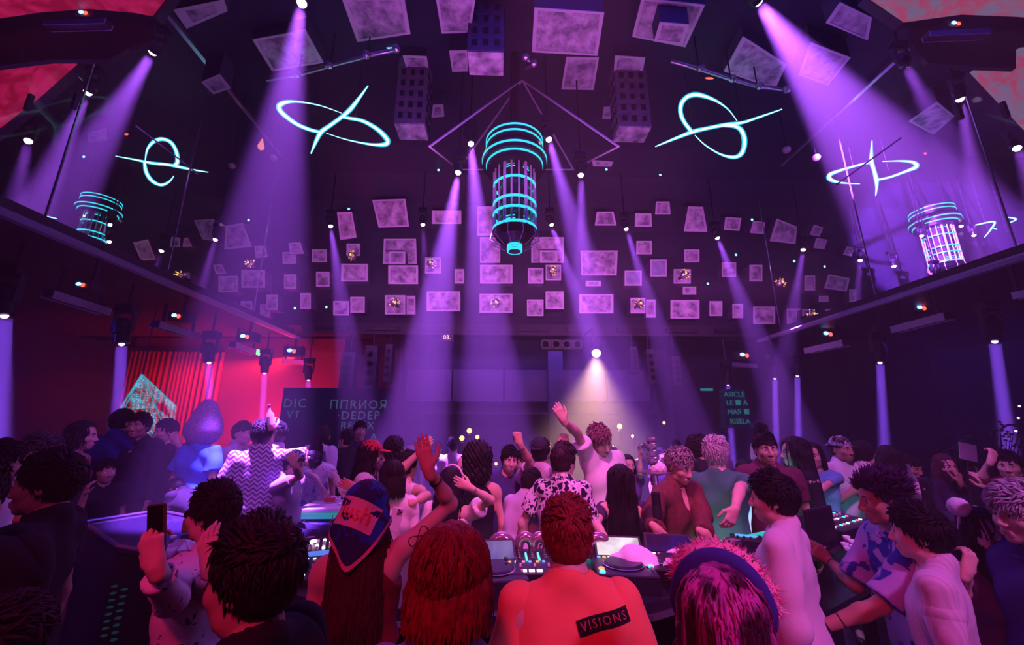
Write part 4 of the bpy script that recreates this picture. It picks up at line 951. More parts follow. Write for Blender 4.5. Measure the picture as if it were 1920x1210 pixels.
PEOPLE = []
def person(label, px, top, Y, face, s=None, sex='m', skin_='a', hair=('short', (.012, .010, .012)), topw=('tee', (.5, .5, .5)), legs=(.03, .03, .05), armR=None, armL=None,
           head=(0, 0, 0), lean=(0, 0), near=1, extra=None, base=None, hvol=1.0, curlR=25, curlL=25, grow=1.0, seat=None):
    """px, top: pixel of the crown; Y: distance; face: 0 back to the camera, 90 facing right, 180 facing the camera."""
    rng = np.random.default_rng(abs(hash(label)) % 9999 if False else sum(ord(c) * (i + 1) for i, c in enumerate(label)) % 99991)
    crown = at(px, top, Y)
    ztop = crown[2]
    if s is None: s = min(max(ztop / 1.745, .86), 1.10)
    fem = sex == 'f'
    phi = math.radians(face); Rz = np.array(Matrix.Rotation(-phi, 3, 'Z'))
    # upper body frame (leans about the hips), then the head on the neck
    U = Tf(np.eye(3), (0, 0, 0)).then(rotm(-lean[0], lean[1], 0), (0, 0, .95))
    Hd = U.then(rotm(head[1], head[2], -head[0]), (0, -.01, 1.50)); Th = Tf(Hd.R, Hd((0, .012, 1.603)))
    crown_l = Th((0, -.01, .135))
    z0 = ztop - crown_l[2] * s if base is None else base
    o = v3(crown[0], crown[1], z0) - Rz @ v3(crown_l[0], crown_l[1], 0) * s
    t = thing('person', label, 'person', o, (0, 0, -phi)); t.scale = (s, s, s)
    loc = lambda w: Rz.T @ (np.asarray(w) - o) / s                     # world -> body
    sw = .158 if fem else .178
    B = Field(); sh = {}
    fl = (U.R @ v3(0, 1, 0), .66)
    # arms
    arms = {}
    for sd, spec in ((1, armR), (-1, armL)):
        Sj = U((sd * sw, -.005, 1.395)); la, lf = (.265, .235) if fem else (.285, .25); up = None
        if spec is None: E = Sj + nrm((sd * .20, -.06, -1)) * la; Wr = E + nrm((sd * .02, .22, -1)) * lf; fd = nrm(Wr - E); pn = v3(-sd, 0, 0)
        elif spec[0] == 'px':                                           # ('px', ex, ey, wx, wy, fx, fy, [near/far elbow], [near/far wrist])
            far = list(spec[7:]) + [0, 0]
            def reach(q, c, L, farther):
                r = ray(*q); r = r / np.linalg.norm(r); cw = o + Rz @ c * s; b = (cw - CAM) @ r; d2 = (cw - CAM) @ (cw - CAM) - b * b; R2 = (L * s) ** 2
                tt = b if d2 >= R2 else b + (1 if farther else -1) * math.sqrt(R2 - d2)
                return loc(CAM + r * tt)
            if spec[2] < at(px, top, Y)[0] * 0 + top + 60 * (2.0 / Y): Sj = Sj + U.R @ v3(-sd * .012, 0, .055)
            E = reach(spec[1:3], Sj, la, far[0]); E = Sj + nrm(E - Sj) * la * min(max(np.linalg.norm(E - Sj) / la, .8), 1.15)
            Wr = reach(spec[3:5], E, lf, far[1]); Wr = E + nrm(Wr - E) * lf * min(max(np.linalg.norm(Wr - E) / lf, .8), 1.15)
            fw = o + Rz @ Wr * s; ft = at(spec[5], spec[6], fw[1]); fd = nrm(loc(ft) - Wr); pn = Rz.T @ v3(*(spec[9] if len(spec) > 9 else (0, 1, 0)))
        else:
            E = Sj + nrm(U.R @ v3(*spec[0])) * la; Wr = E + nrm(U.R @ v3(*spec[1])) * lf; fd = nrm(spec[2]) if len(spec) > 2 else nrm(Wr - E); pn = v3(*spec[3]) if len(spec) > 3 else v3(-sd, .2, 0)
        arms[sd] = (Sj, E, Wr, fd, pn)
        B.cap(Sj, E, .046 if not fem else .038, .035 if not fem else .030, .03); m_ = E + (Wr - E) * .3
        B.cap(E, m_, .036 if not fem else .030, .038 if not fem else .032, .02); B.cap(m_, Wr, .038 if not fem else .031, .026 if not fem else .022, .02)
        B.ell(Sj + (E - Sj) * .12, (.050, .050, .050) if not fem else (.043,) * 3, .04)
    # torso
    wst = .084 if fem else .104; fp = (U.R @ v3(0, 1, 0), .80)
    B.cap(U((-.05, .0, .95)), U((.05, .0, .95)), .108, None, .03, fp); B.cap(U((-.035, 0, 1.02)), U((-.035, .01, 1.2)), wst, wst + .004, .03, fl); B.cap(U((.035, 0, 1.02)), U((.035, .01, 1.2)), wst, wst + .004, .03, fl)
    B.cap(U((-.05 if fem else -.062, .005, 1.27)), U((.05 if fem else .062, .005, 1.27)), .098 if fem else .108, None, .04, (U.R @ v3(0, 1, 0), .80)); B.cap(U((-.11 if fem else -.13, -.01, 1.385)), U((.11 if fem else .13, -.01, 1.385)), .055 if fem else .064, None, .06)
    if fem:
        for x in (-.06, .06): B.ell(U((x, .072, 1.25)), (.050, .045, .050), .04)
    for x in (-.11, .11): B.cap(U((x, -.02, 1.405)), U((0, -.02, 1.495)), .036, .040, .04)
    nk = .047 if fem else .056
    B.cap(U((0, -.018, 1.42)), Th((0, -.018, -.075)), nk + .004, nk, .03)
    # legs
    lg = {}
    for sd in (1, -1):
        hp = v3(sd * .085, 0, .92)
        if seat: kn = v3(sd * .12, .40, .92 - .02); an = v3(sd * .12, .42, .46)
        else: kn = v3(sd * .10, .015, .50); an = v3(sd * .11, -.015, .085)
        lg[sd] = (hp, kn, an)
        B.cap(hp, kn, .078, .054, .04); B.cap(kn, kn + (an - kn) * .35 + v3(0, -.02, 0), .055, .052, .03); B.cap(kn + (an - kn) * .35 + v3(0, -.02, 0), an, .052, .036, .03); B.cap(an, an + v3(sd * .02, .10, -.045), .036, .03, .03)
    hb = {2: .0105, 1: .015, 0: .022}[near] / s; hh = {2: .0052, 1: .0075, 0: .011}[near] / s; hf = {2: .0045, 1: .0055, 0: .007}[near] / s
    fe = lambda A: A
    parts = [B.mesh(hb)]
    Hf = Field(); head_field(Hf, Th, fem); Hf.cap(U((0, -.018, 1.47)), Th((0, -.018, -.06)), nk + .003, nk, .03); parts.append(Hf.mesh(hh))
    for sd in (1, -1):
        Sj, E, Wr, fd, pn = arms[sd]; G = Field(); dwr = nrm(Wr - E)
        G.cap(Wr - dwr * .06, Wr, .0285 if not fem else .024, .025 if not fem else .021, .02); hand_field(G, Wr, fd, pn, sd, curlR if sd > 0 else curlL, (1.0 if not fem else .9) * grow); parts.append(G.mesh(hf))
    sk = SKIN[skin_]
    body = obj_from('body', merge(parts), sk, t)
    # face pieces
    fr = math.cos(phi)                                                # faces towards the camera when negative
    if near >= 1 or fr < .5:
        for x in (-1, 1):
            ey = MB().ball(Th((x * .031, .0775, .002)), .0125, 10).build('eye', eyew, t, smooth=True, fix=False)
            if near: MB().ball(Th((x * .030, .0865, .002)), .0062, 8).build('iris', iris_m, ey, smooth=True, fix=False)
        hm = hair_mat(hair[1]) if hair and not isinstance(hair[1], bpy.types.Material) and sum(hair[1]) < .3 else hair_mat((.02, .015, .015))
        if near:
            for x in (-1, 1): MB().tube([Th((x * .014, .098, .022)), Th((x * .030, .095, .027)), Th((x * .047, .080, .022))], [.003, .0035, .0015], 5).build('eyebrow', hm, t, smooth=True)
        e = MB(); e.tube([Th((-.022, .088, -.071)), Th((-.010, .0975, -.0665)), Th((.010, .0975, -.0665)), Th((.022, .088, -.071))], [.001, .0042, .0042, .001], 6); e.tube([Th((-.020, .089, -.073)), Th((0, .0985, -.078)), Th((.020, .089, -.073))], [.001, .0055, .001], 6)
        e.build('lips', lipm, t, smooth=True)
    if hair: make_hair(t, Th, hair[0], hair[1], max(hh, .006), rng, hvol, near)
    # clothes
    ph = rng.uniform(0, 6, 4); amp = .0045
    def folds(P):
        x, y, z = P[..., 0], P[..., 1], P[..., 2]
        return amp * (np.sin(28 * x + 9 * z + ph[0] + 1.5 * np.sin(11 * z + ph[1])) * .6 + np.sin(34 * z + 16 * np.abs(x) + ph[2] + 2 * np.sin(7 * x)) * .5 + .7 * np.sin(13 * x + 12 * y - 8 * z + ph[3]))
    kind, cm = topw[0], topw[1]; opt = topw[2] if len(topw) > 2 else {}
    amp = .0040 + min(opt.get('loose', .014), .05) * .11
    cmat = cm if isinstance(cm, bpy.types.Material) else cloth('plain', cm)
    hc = {2: .0095, 1: .0125, 0: .018}[near] / s
    if kind != 'none':
        C = Field(); g = opt.get('loose', .014); hem = opt.get('hem', .80 if kind in ('tee', 'shirt') else .88); C.wr = folds
        C.cap(U((-.05, 0, max(hem - .02, .93))), U((.05, 0, max(hem - .02, .93))), .114 + g * .7, None, .03, fp)
        for x in (-.038, .038): C.cap(U((x, 0, 1.0)), U((x, .01, 1.2)), wst + g + .004, None, .04, (U.R @ v3(0, 1, 0), .74))
        if hem < .90:
            for x in (-.05, .05): C.cap(U((x, 0, hem + .02)), U((x, 0, 1.0)), .113 + g * 1.2, .108 + g, .03, (U.R @ v3(0, 1, 0), .86))
        cw = .05 if fem else .062
        C.cap(U((-cw, .005, 1.27)), U((cw, .005, 1.27)), (.100 if fem else .110) + g * .9, None, .04, (U.R @ v3(0, 1, 0), .82)); C.cap(U((-.11 if fem else -.13, -.01, 1.385)), U((.11 if fem else .13, -.01, 1.385)), (.055 if fem else .064) + .012, None, .06)
        C.cap(U((0, -.022, 1.36)), U((0, -.020, 1.478)), .072, .064 if not fem else .056, .04)
        if fem:
            for x in (-.06, .06): C.ell(U((x, .075, 1.25)), (.056, .051, .056), .04)
        if kind not in ('tank', 'crop', 'tube', 'dress', 'off'):
            for x in (-.11, .11): C.cap(U((x, -.02, 1.405)), U((x * .12, -.020, 1.488)), .046, .050, .05)
            for sd in (1, -1):
                Sj, E = arms[sd][:2]; C.cap(Sj - v3(0, 0, .0) + (U((0, Sj[1], 1.37)) - Sj) * .25, Sj + (E - Sj) * .22, (.080 if not fem else .063), (.068 if not fem else .055), .04)
        cuts = [(U((0, 0, hem)), -U.R[:, 2])]
        slv = opt.get('sleeve', {'tee': .62, 'shirt': .66, 'long': 2.0, 'tank': 0, 'crop': 0, 'tube': 0, 'dress': 0, 'off': .55}[kind])
        sl_parts = []
        for sd in (1, -1):
            Sj, E, Wr, fd, pn = arms[sd]
            if slv > 0:
                D = Field(); D.wr = folds; w_ = opt.get('wide', .0)
                r0, r1 = (.067, .058) if not fem else (.053, .048)
                if slv <= 1:
                    e = Sj + (E - Sj) * min(slv + .12, 1.05); D.cap(Sj - nrm(E - Sj) * .02, e, r0 + .004, r1 + w_, .03); D.cut(Sj + (E - Sj) * slv, E - Sj)
                else:
                    f_ = min(slv - 1, 1) ; e = E + (Wr - E) * min(f_, .97); D.cap(Sj - nrm(E - Sj) * .02, E, r0 + .004, .050 + w_, .03); D.cap(E, e + nrm(Wr - E) * .05, .050 + w_, .040 + w_, .03); D.cut(E + (Wr - E) * min(f_, .97), Wr - E)
                sl_parts.append(D.mesh(hc))
        for p_, n_ in cuts: C.cut(p_, n_)
        if kind == 'off': C.cut(U((0, 0, 1.37)), U.R[:, 2])
        if kind in ('tank', 'crop', 'dress', 'tube'):
            for sd in (1, -1): C.subcap(arms[sd][0] + U.R @ v3(sd * .01, 0, -.05), arms[sd][0] + U.R @ v3(sd * .06, 0, .2), .062, .08, .02)
            C.subcap(U((0, .03, 1.45)), U((0, .02, 1.62)), .075 if kind != 'dress' else .1, .1, .02)
            if kind == 'tube': C.cut(U((0, 0, 1.33)), U.R[:, 2])
        elif kind != 'off':
            C.subcap(U((0, .0, 1.505)), U((0, .02, 1.66)), nk + .010, nk + .04, .008)
            if opt.get('vneck'): C.subcap(U((0, .08, 1.47)), U((0, .125, opt['vneck'])), .055, .012, .01)
        if kind == 'dress' or opt.get('flare'):
            C.cap(U((0, 0, .98)), v3(0, 0, hem - .05), .13, opt.get('flare', .20), .06, (v3(0, 1, 0), .8))
        parts = [C.mesh(hc)] + sl_parts
        gar = obj_from('garment', merge(parts), cmat, t)
        if opt.get('collar'):
            cc = Field()
            ct = U((0, -.008, 1.452)); n_ = U.R @ v3(0, .35, 1)
            pts = [U((math.cos(a) * (nk + .012), -.006 + math.sin(a) * (nk + .010), 1.480 - .030 * math.sin(a))) for a in np.linspace(math.radians(112 if opt.get('open') else 98), math.radians(428 if opt.get('open') else 442), 18)]
            for a, b in zip(pts, pts[1:]): cc.cap(a, b, .0095, None, .006); cc.cap(a + U.R @ v3(0, 0, -.022) + nrm(a - U((0, 0, 1.48))) * .010, b + U.R @ v3(0, 0, -.022) + nrm(b - U((0, 0, 1.48))) * .010, .0095, None, .012)
            obj_from('collar', cc.mesh(min(hc, .008)), opt['collar'] if isinstance(opt['collar'], bpy.types.Material) else cmat, t)
    if legs is not None:
        D = Field(); D.wr = lambda P: folds(P) * .8
        lm = legs if isinstance(legs, bpy.types.Material) else cloth('plain', legs)
        for sd in (1, -1):
            hp, kn, an = lg[sd]
            D.cap(hp, kn, .088, .068, .04); D.cap(kn, an + (an - kn) * .02, .070, .058, .04); D.cut(v3(0, 0, min(an[2] - .03, 9)), (0, 0, -1)) if not seat else None
        D.cap(U((-.05, 0, .95)), U((.05, 0, .95)), .114, None, .03, fp); D.cut(U((0, 0, 1.04)), U.R[:, 2])
        obj_from('trousers', D.mesh(max(hc * 1.3, .016)), lm, t)
        for sd in (1, -1):
            hp, kn, an = lg[sd]; D = Field(); D.cap(an + v3(0, -.03, -.055), an + v3(sd * .02, .14, -.060), .036, .030, .03); D.cap(an + v3(0, -.01, -.03), an + v3(sd * .015, .05, -.05), .042, .036, .03)
            D.cut((0, 0, an[2] - .085), (0, 0, -1)); obj_from('shoe', D.mesh(.018), mat('shoe leather', (.02, .02, .025), .4), t)
    ctx = dict(t=t, T=Th, U=U, arms=arms, s=s, o=o, Rz=Rz, loc=loc, gar=locals().get('gar'), body=body, near=near, world=lambda p: o + Rz @ np.asarray(p) * s)
    if extra:
        for fn in (extra if isinstance(extra, (list, tuple)) else [extra]): fn(ctx)
    PEOPLE.append(ctx); return ctx
# ---- wearable extras
def glasses(dark=False):
    def f(c):
        T = c['T']; b = MB()
        for x in (-1, 1):
            b.tube([T((x * .032 + .021 * math.cos(a), .099 - .006 * abs(math.cos(a)) * (x * math.cos(a) > 0), .001 + .017 * math.sin(a))) for a in np.linspace(0, 2 * math.pi, 15)[:-1]], .0024, 5, closed=True)
            b.tube([T((x * .052, .093, .006)), T((x * .076, .05, .006)), T((x * .080, -.01, .004)), T((x * .076, -.025, -.012))], .0022, 5)
        b.tube([T((-.011, .100, .004)), T((0, .104, .007)), T((.011, .100, .004))], .0022, 5)
        b.build('spectacles', glassm, c['t'], smooth=True)
        if dark:
            l = MB()
            for x in (-1, 1): l.ball(T((x * .032, .099, .001)), (.020, .003, .016), 10, R=Matrix(T.R.tolist()))
            l.build('dark_lens', lensg, c['t'], smooth=True)
    return f
def cap_hat(col, backwards=False, white_front=None):
    def f(c):
        T = c['T']; F = Field(); F.ell(T((0, -.012, .045)), (.088, .107, .100), .01, T.R)
        F.cut(T((0, 0, .040)), -T.R @ nrm((0, -.25 if not backwards else .1, 1)))
        a = F.mesh(.008); G = Field(); sg = -1 if backwards else 1
        for x in np.linspace(-.05, .05, 7): G.cap(T((x, sg * .07, .052)), T((x * .9, sg * (.165 - abs(x) * .5), .040)), .010, .007, .01)
        obj_from('cap', a, cloth('plain', col), c['t']); obj_from('brim', G.mesh(.007), cloth('plain', col), c['t'])
    return f
def bracelet(sd, col=(.02, .02, .02), r=.030, at_=.12):
    def f(c):
        Sj, E, Wr, fd, pn = c['arms'][sd]; d = nrm(Wr - E); u = nrm(np.cross(d, (.3, .5, .8))); w = np.cross(d, u); p = Wr - d * at_ * .25
        MB().tube([p + (u * math.cos(a) + w * math.sin(a)) * r for a in np.linspace(0, 2 * math.pi, 17)[:-1]], .0045, 6, closed=True).build('bracelet', mat('bracelet', col, .3, .5), c['t'], smooth=True)
    return f
def print_on(body, size, col, origin, xdir, ydir, plate=None, spacing=1.0, name='print', target='gar', glow_=0):
    def f(c):
        me = text_mesh(body, size, 0, spacing=spacing); me.name = name
        bm = bmesh.new(); bm.from_mesh(me)
        M = frame(c['U'](origin), c['U'].R @ v3(*xdir), c['U'].R @ v3(*ydir)); nz = np.array(M.col[2][:3])
        dm = c[target].data; bvh = BVHTree.FromPolygons([v.co[:] for v in dm.vertices], [p.vertices[:] for p in dm.polygons])
        def lay(bm, off):
            for v in bm.verts:
                p = np.array(M @ v.co); hit = bvh.ray_cast(Vector(p + nz * .25), Vector(-nz), .6)
                q = np.array(hit[0]) if hit[0] else p
                v.co = q + nz * off
        if plate:
            xs = [v.co.x for v in bm.verts]; ys = [v.co.y for v in bm.verts]; pb = bmesh.new()
            x0, x1, y0, y1 = min(xs) - size * .3, max(xs) + size * .3, -size * .62, size * .62; k = 14
            V = [[pb.verts.new((x0 + (x1 - x0) * i / k, y, 0)) for i in range(k + 1)] for y in (y0, (y0 + y1) / 2, y1)]
            for j in range(2):
                for i in range(k): pb.faces.new((V[j][i], V[j][i + 1], V[j + 1][i + 1], V[j + 1][i]))
            lay(pb, .004); pm_ = bpy.data.meshes.new('print_patch'); pb.to_mesh(pm_); pb.free(); pm_.materials.append(cloth('plain', plate))
            q = bpy.data.objects.new('print_patch', pm_); COL.objects.link(q); q.parent = c['t']
        bmesh.ops.subdivide_edges(bm, edges=[e for e in bm.edges if e.calc_length() > size * .5], cuts=2)
        lay(bm, .0065); bm.to_mesh(me); bm.free(); me.materials.clear(); me.materials.append(cloth('plain', col))
        o = bpy.data.objects.new(name, me); COL.objects.link(o); o.parent = c['t']
    return f
# ================================================================== booth, decks, tables
booth_m = mat('booth laminate', (.020, .018, .03), .3); trimm = mat('booth edge', (.55, .5, .62), .2, .9)
near_e = [(-1.3, 2.40), (-.74, 2.16), (0, 2.02), (.72, 2.13), (1.39, 2.46), (2.14, 2.95), (2.9, 3.40)]
far_e = [(-1.51, 3.08), (-.86, 2.88), (0, 2.74), (.74, 2.78), (1.5, 3.02), (2.14, 3.34), (2.75, 3.72)]
BZ = 1.08
t = thing('dj_booth', 'long curved black booth counter carrying the decks and mixers', 'booth', (0, 2.4, 0))
def polyprism(near, far, z0, z1, off=(0, 2.4)):
    b = MB(); n = len(near); q = lambda p, z: (p[0] - off[0], p[1] - off[1], z)
    for i in range(n - 1):
        b.hexa([q(near[i], z1), q(near[i + 1], z1), q(far[i + 1], z1), q(far[i], z1), q(near[i], z0), q(near[i + 1], z0), q(far[i + 1], z0), q(far[i], z0)])
    return b
polyprism(near_e, far_e, BZ - .05, BZ).build('counter', booth_m, t)
sh_ = lambda L, d: [(x, y + d) for x, y in L]
polyprism(sh_(far_e, -.10), sh_(far_e, -.05), .0, BZ - .05).build('front_panel', booth_m, t)
polyprism(sh_(near_e, .05), sh_(far_e, -.12), .62, .66).build('shelf', booth_m, t)
polyprism(sh_(near_e, -.012), near_e, BZ - .07, BZ - .045).build('edge_trim', trimm, t)
for (x, y) in near_e[::2] + near_e[-1:]: MB().box((x, y + .12 - 2.4, .51), (.06, .06, 1.02)).build('post', booth_m, t)
tealstrip = glow('teal strip', (.02, .55, .60), .9)
polyprism([(p[0], p[1] - .01) for p in far_e[2:]], [(p[0], p[1] + .012) for p in far_e[2:]], BZ + .0, BZ + .025).build('led_strip', tealstrip, t)
area('teal_edge_light', (2.35, 3.62, .98), (2.9, 4.6, 1.1), (.04, .75, .85), 9, 1.2, .06, 150).rotation_euler.z += 0
area('teal_edge_light', (1.3, 3.05, .98), (1.5, 4.0, 1.0), (.03, .75, .55), 4, .8, .06, 150)
knobm = mat('knob', (.06, .055, .07), .35); capm = mat('fader cap', (.75, .68, .78), .3); deckm = mat('deck plate', (.028, .025, .045), .35, .3)
def led(c, s=1.5): return glow('led %.2f %.2f %.2f' % c, c, s)
def place(px, py, ang, z=BZ):
    p = atz(px, py, z); return p, (0, 0, math.radians(ang))
def deck(name, label, cat, px, py, ang, w, d, h, z=BZ, tilt=0):
    p, r = place(px, py, ang, z); t = thing(name, label, cat, (p[0], p[1], z), (math.radians(tilt), 0, r[2]))
    MB().box((0, 0, h / 2), (w, d, h)).build('chassis', deckm, t, bevel=.006)
    return t
def knob(t, x, y, h, r=.009, m=None):
    MB().lathe([(r, 0), (r * .9, .012), (r * .6, .015), (.001, .015)], 10, c=(x, y, h)).build('knob', m or knobm, t)
def fader(t, x, y, h, L=.06, v=.3, m=None):
    MB().box((x, y, h + .001), (.004, L, .003)).build('fader_slot', black, t)
    MB().box((x, y + (v - .5) * L * .8, h + .007), (.011, .018, .012)).build('fader', m or capm, t)
def button(t, x, y, h, m, s=.010): MB().box((x, y, h + .002), (s * 1.3, s, .006)).build('button', m, t)
WL = led((.95, .80, 1.0), 2.2); BL = led((.12, .30, 1.0), 2.0); PK = led((1.0, .18, .5), 1.6); OR = led((1.0, .35, .1), 1.6); TL = led((.1, .9, .95), 1.6)
# sound desk, seen between the scarf and the dark head
t = deck('sound_desk', 'sound desk crowded with white lit faders and a blue display strip', 'mixer', 622, 1062, 20, .66, .56, .07, tilt=8)
MB().box((0, .02, .073), (.60, .055, .006)).build('display', led((.10, .22, .9), .9), t)
for i in range(16):
    x = -.285 + i * .038
    fader(t, x, -.13, .07, .12, .2 + .6 * random.random()); button(t, x, -.045, .07, WL if i % 3 else PK, .012); button(t, x, -.225, .07, WL, .009)
    for j in range(4): knob(t, x, .085 + j * .036, .07, .010, capm if (i + j) % 3 else WL)
for x, y in ((-.12, .17), (.05, .15), (-.02, -.16), (.1, .06)):
    MB().ball((x, y, .085), (.022, .016, .010), 8).build('lit_pad', led((1.0, .72, 1.0), 4), t)
# tray of small white cups behind the desk
for i, (px, py) in enumerate(((552, 1010), (568, 1012), (583, 1009), (560, 1021), (571, 1036))):
    p = atz(px, py, BZ + .05); c = thing('shot_cup', 'small white shot cup beside the sound desk', 'cup', (p[0], p[1], BZ), group='white shot cups')
    MB().lathe([(.018, 0), (.026, .055), (.023, .055), (.015, .005), (.001, .005)], 14).build('cup', mat('white plastic', (.8, .76, .82), .4), c, smooth=True)
# centre: four channel mixer
t = deck('dj_mixer', 'black four channel mixer with teal lit level meters at the booth centre', 'mixer', 1000, 1085, 0, .40, .42, .09)
for i in range(5):
    x = -.15 + i * .075
    for j in range(4): knob(t, x, .14 - j * .042, .09, .011)
    fader(t, x, -.10, .09, .09, .5, capm)
    button(t, x + .02, -.03, .09, PK if i % 2 else OR, .012); button(t, x - .02, -.03, .09, BL if i != 1 else WL, .012)
for x in (-.035, .035): MB().box((x, .05, .094), (.010, .12, .006)).build('level_meter', TL, t)
MB().box((.155, .16, .094), (.07, .05, .006)).build('display', led((.3, .4, .9), .8), t)
for x in (-.06, -.02, .02): button(t, x, -.17, .09, WL, .022)
# cables behind the mixer, glowing pink
for k in range(5):
    a = atz(935 + k * 30, 1052, BZ + .02); b = atz(965 + k * 28, 1062, BZ + .02); m_ = (a + b) / 2 + np.array([0, .03, .05])
    c = thing('audio_cable', 'short looped pink lit cable behind the centre mixer', 'cable', a, group='pink cables behind the mixer'); MB().tube([(0, 0, 0), (m_ - a) * .6, m_ - a, (b - a) * .9 + np.array([0, 0, .03]), b - a], .008, 6).build('lead', mat('pink cable', (.75, .10, .22), .3), c, smooth=True)
def media_player(label, px, py, ang, screen, extra_m):
    t = deck('media_player', label, 'media player', px, py, ang, .31, .44, .085)
    MB().box((0, .135, .12), (.27, .015, .14), R=Matrix.Rotation(math.radians(-55), 3, 'X')).build('screen_bezel', black, t)
    MB().box((0, .127, .123), (.245, .012, .115), R=Matrix.Rotation(math.radians(-55), 3, 'X')).build('screen', screen, t)
    MB().lathe([(.10, 0), (.103, .012), (.092, .018), (.03, .018), (.001, .018)], 28, c=(0, -.06, .085)).build('jog_wheel', deckm, t)
    MB().lathe([(.104, 0), (.110, .006), (.106, .008)], 28, c=(0, -.06, .085)).build('jog_ring', steel, t)
    fader(t, .135, -.12, .085, .12, .5); 
    for k, m_ in enumerate((TL, OR)): MB().lathe([(.016, 0), (.015, .008), (.001, .008)], 14, c=(-.125, -.19 + k * .05, .085)).build('play_button', m_, t)
    for k in range(5): button(t, -.12 + k * .03, .055, .085, extra_m[k % len(extra_m)], .014)
    for k in range(3): knob(t, .13, .02 + .03 * k, .085)
    return t
media_player('media player with a bright white waveform screen beside the orange shirt', 1168, 1085, -8, screen_mat('wave screen', (.45, .40, .45), (.95, .85, .9), 1.1), (BL, OR, WL))
media_player('media player with a blue lit pad behind the red haired head', 925, 1095, 6, screen_mat('wave screen 2', (.08, .1, .4), (.3, .3, .7), .6), (BL, WL, PK))
t = media_player('media player with a switched off screen and a paper note on it', 1262, 1078, -16, mat('dark display', (.03, .02, .06), .08), (PK, WL))
t = thing('paper_note', 'crumpled pale paper slip lying on the dark media player', 'paper', atz(1282, 1068, BZ + .11))
b = MB(); g = [[(-.09 + .03 * i, -.06 + .03 * j, .012 * math.sin(i * 2.1 + j * 1.7) + .02) for i in range(7)] for j in range(5)]
b.add([p for r in g for p in r] + [(p[0], p[1], p[2] - .003) for r in g for p in r], [(j * 7 + i, j * 7 + i + 1, j * 7 + i + 8, j * 7 + i + 7) for j in range(4) for i in range(6)] + [(35 + j * 7 + i + 7, 35 + j * 7 + i + 8, 35 + j * 7 + i + 1, 35 + j * 7 + i) for j in range(4) for i in range(6)])
b.build('sheet', mat('paper', (.75, .66, .70), .8), t); t.rotation_euler[2] = -.5
paperm = mat('paper', (.75, .66, .70), .8); foamm = mat('foam', (.85, .80, .88), .9, bump=.5)
def foam(px, py, r, label, z=BZ, n=9, sq=.8):
    p = atz(px, py, z + r * .6); t = thing('foam_pile', label, 'foam', (p[0], p[1], z)); F = Field(); rg = np.random.default_rng(int(px))
    for i in range(n):
        a = rg.uniform(0, 6.28); d = rg.uniform(.1, .9) * r; rr = r * rg.uniform(.3, .55); F.ell((d * math.cos(a), d * math.sin(a) * .7, rr * .5 + (r - d) * .6 * sq), (rr, rr, rr * .85), .03)
    F.wr = lambda P: .004 * np.sin(P[..., 0] * 120) * np.sin(P[..., 1] * 110 + 1) * np.sin(P[..., 2] * 130)
    F.cut((0, 0, .0), (0, 0, -1)); obj_from('foam', F.mesh(.010), foamm, t)
foam(1192, 1052, .13, 'big mound of white foam behind the waveform player', n=12, sq=1.1); foam(1275, 1046, .13, 'flatter mound of foam at the edge by the microphone stand', sq=.5); foam(1150, 1050, .07, 'low smear of foam beside the curved letter balloon', sq=.3); foam(1335, 1030, .06, 'small blob of foam before the green shirt', sq=.4)
canm = mat('can', (.35, .25, .4), .3, .7)
def can(px, py, label, r=.033, h=.12, name='drink_can', cat='can', m=None, z=BZ):
    p = atz(px, py, z + h / 2); t = thing(name, label, cat, (p[0], p[1], z))
    MB().lathe([(r * .8, 0), (r, .008), (r, h - .012), (r * .8, h), (r * .7, h - .004), (.001, h - .004)], 18).build('body', m or canm, t, smooth=False); MB().lathe([(r * .72, h - .003), (r * .3, h)], 12).build('lid', steel, t)
can(1337, 1045, 'upright drink can behind the furry hat brim'); can(1312, 1065, 'squat dark can beside the paper note', h=.09); can(1345, 1062, 'lower drink can in front of the upright one', h=.08); can(1378, 1035, 'wide black cup in front of the white overshirt', r=.055, h=.14, name='black_cup', cat='cup', m=black)
glassy = mat('clear acrylic', (.75, .7, .85), .08, trans=.85)
# letter balloons
foilm = mat('pink foil', (.62, .36, .48), .16, .75)
def letter(label, pts, r, px, py, closed=False):
    c = atz(px, py, BZ + .10); t = thing('letter_balloon', label, 'balloon', c, group='foil letter balloons')
    for k, p in enumerate(pts):
        F = Field()
        for a, b in zip(p, p[1:] + ([p[0]] if closed else [])): F.cap((a[0], 0, a[1]), (b[0], 0, b[1]), r, None, .012)
        obj_from('foil', F.mesh(.0075), foilm, t)
    MB().tube([(0, .0, -.09), (0, .02, -.10), (.01, .02, -.11)], .004, 6).build('neck', foilm, t); return t
circ = lambda r, a0, a1, n=16, cx=0, cz=0: [(cx + r * math.cos(math.radians(a)), cz + r * math.sin(math.radians(a))) for a in np.linspace(a0, a1, n)]
letter('round pink foil letter o balloon behind the centre mixer', [circ(.052, 0, 340, 18)], .030, 940, 1026, True)
letter('pink foil letter m balloon next to the round one', [[(-.085, -.07), (-.085, .02)] + circ(.042, 180, 0, 9, -.043, .02) + [(0, -.07)], [(0, .02)] + circ(.042, 180, 0, 9, .043, .02) + [(.085, -.07)]], .026, 999, 1028)
letter('pink foil curved letter balloon open on one side, near the foam', [circ(.055, 215, -70, 16)], .030, 1122, 1028)
letter('pink foil round letter balloon hidden behind the red haired man', [circ(.052, 0, 340, 18)], .030, 1066, 1027, True)
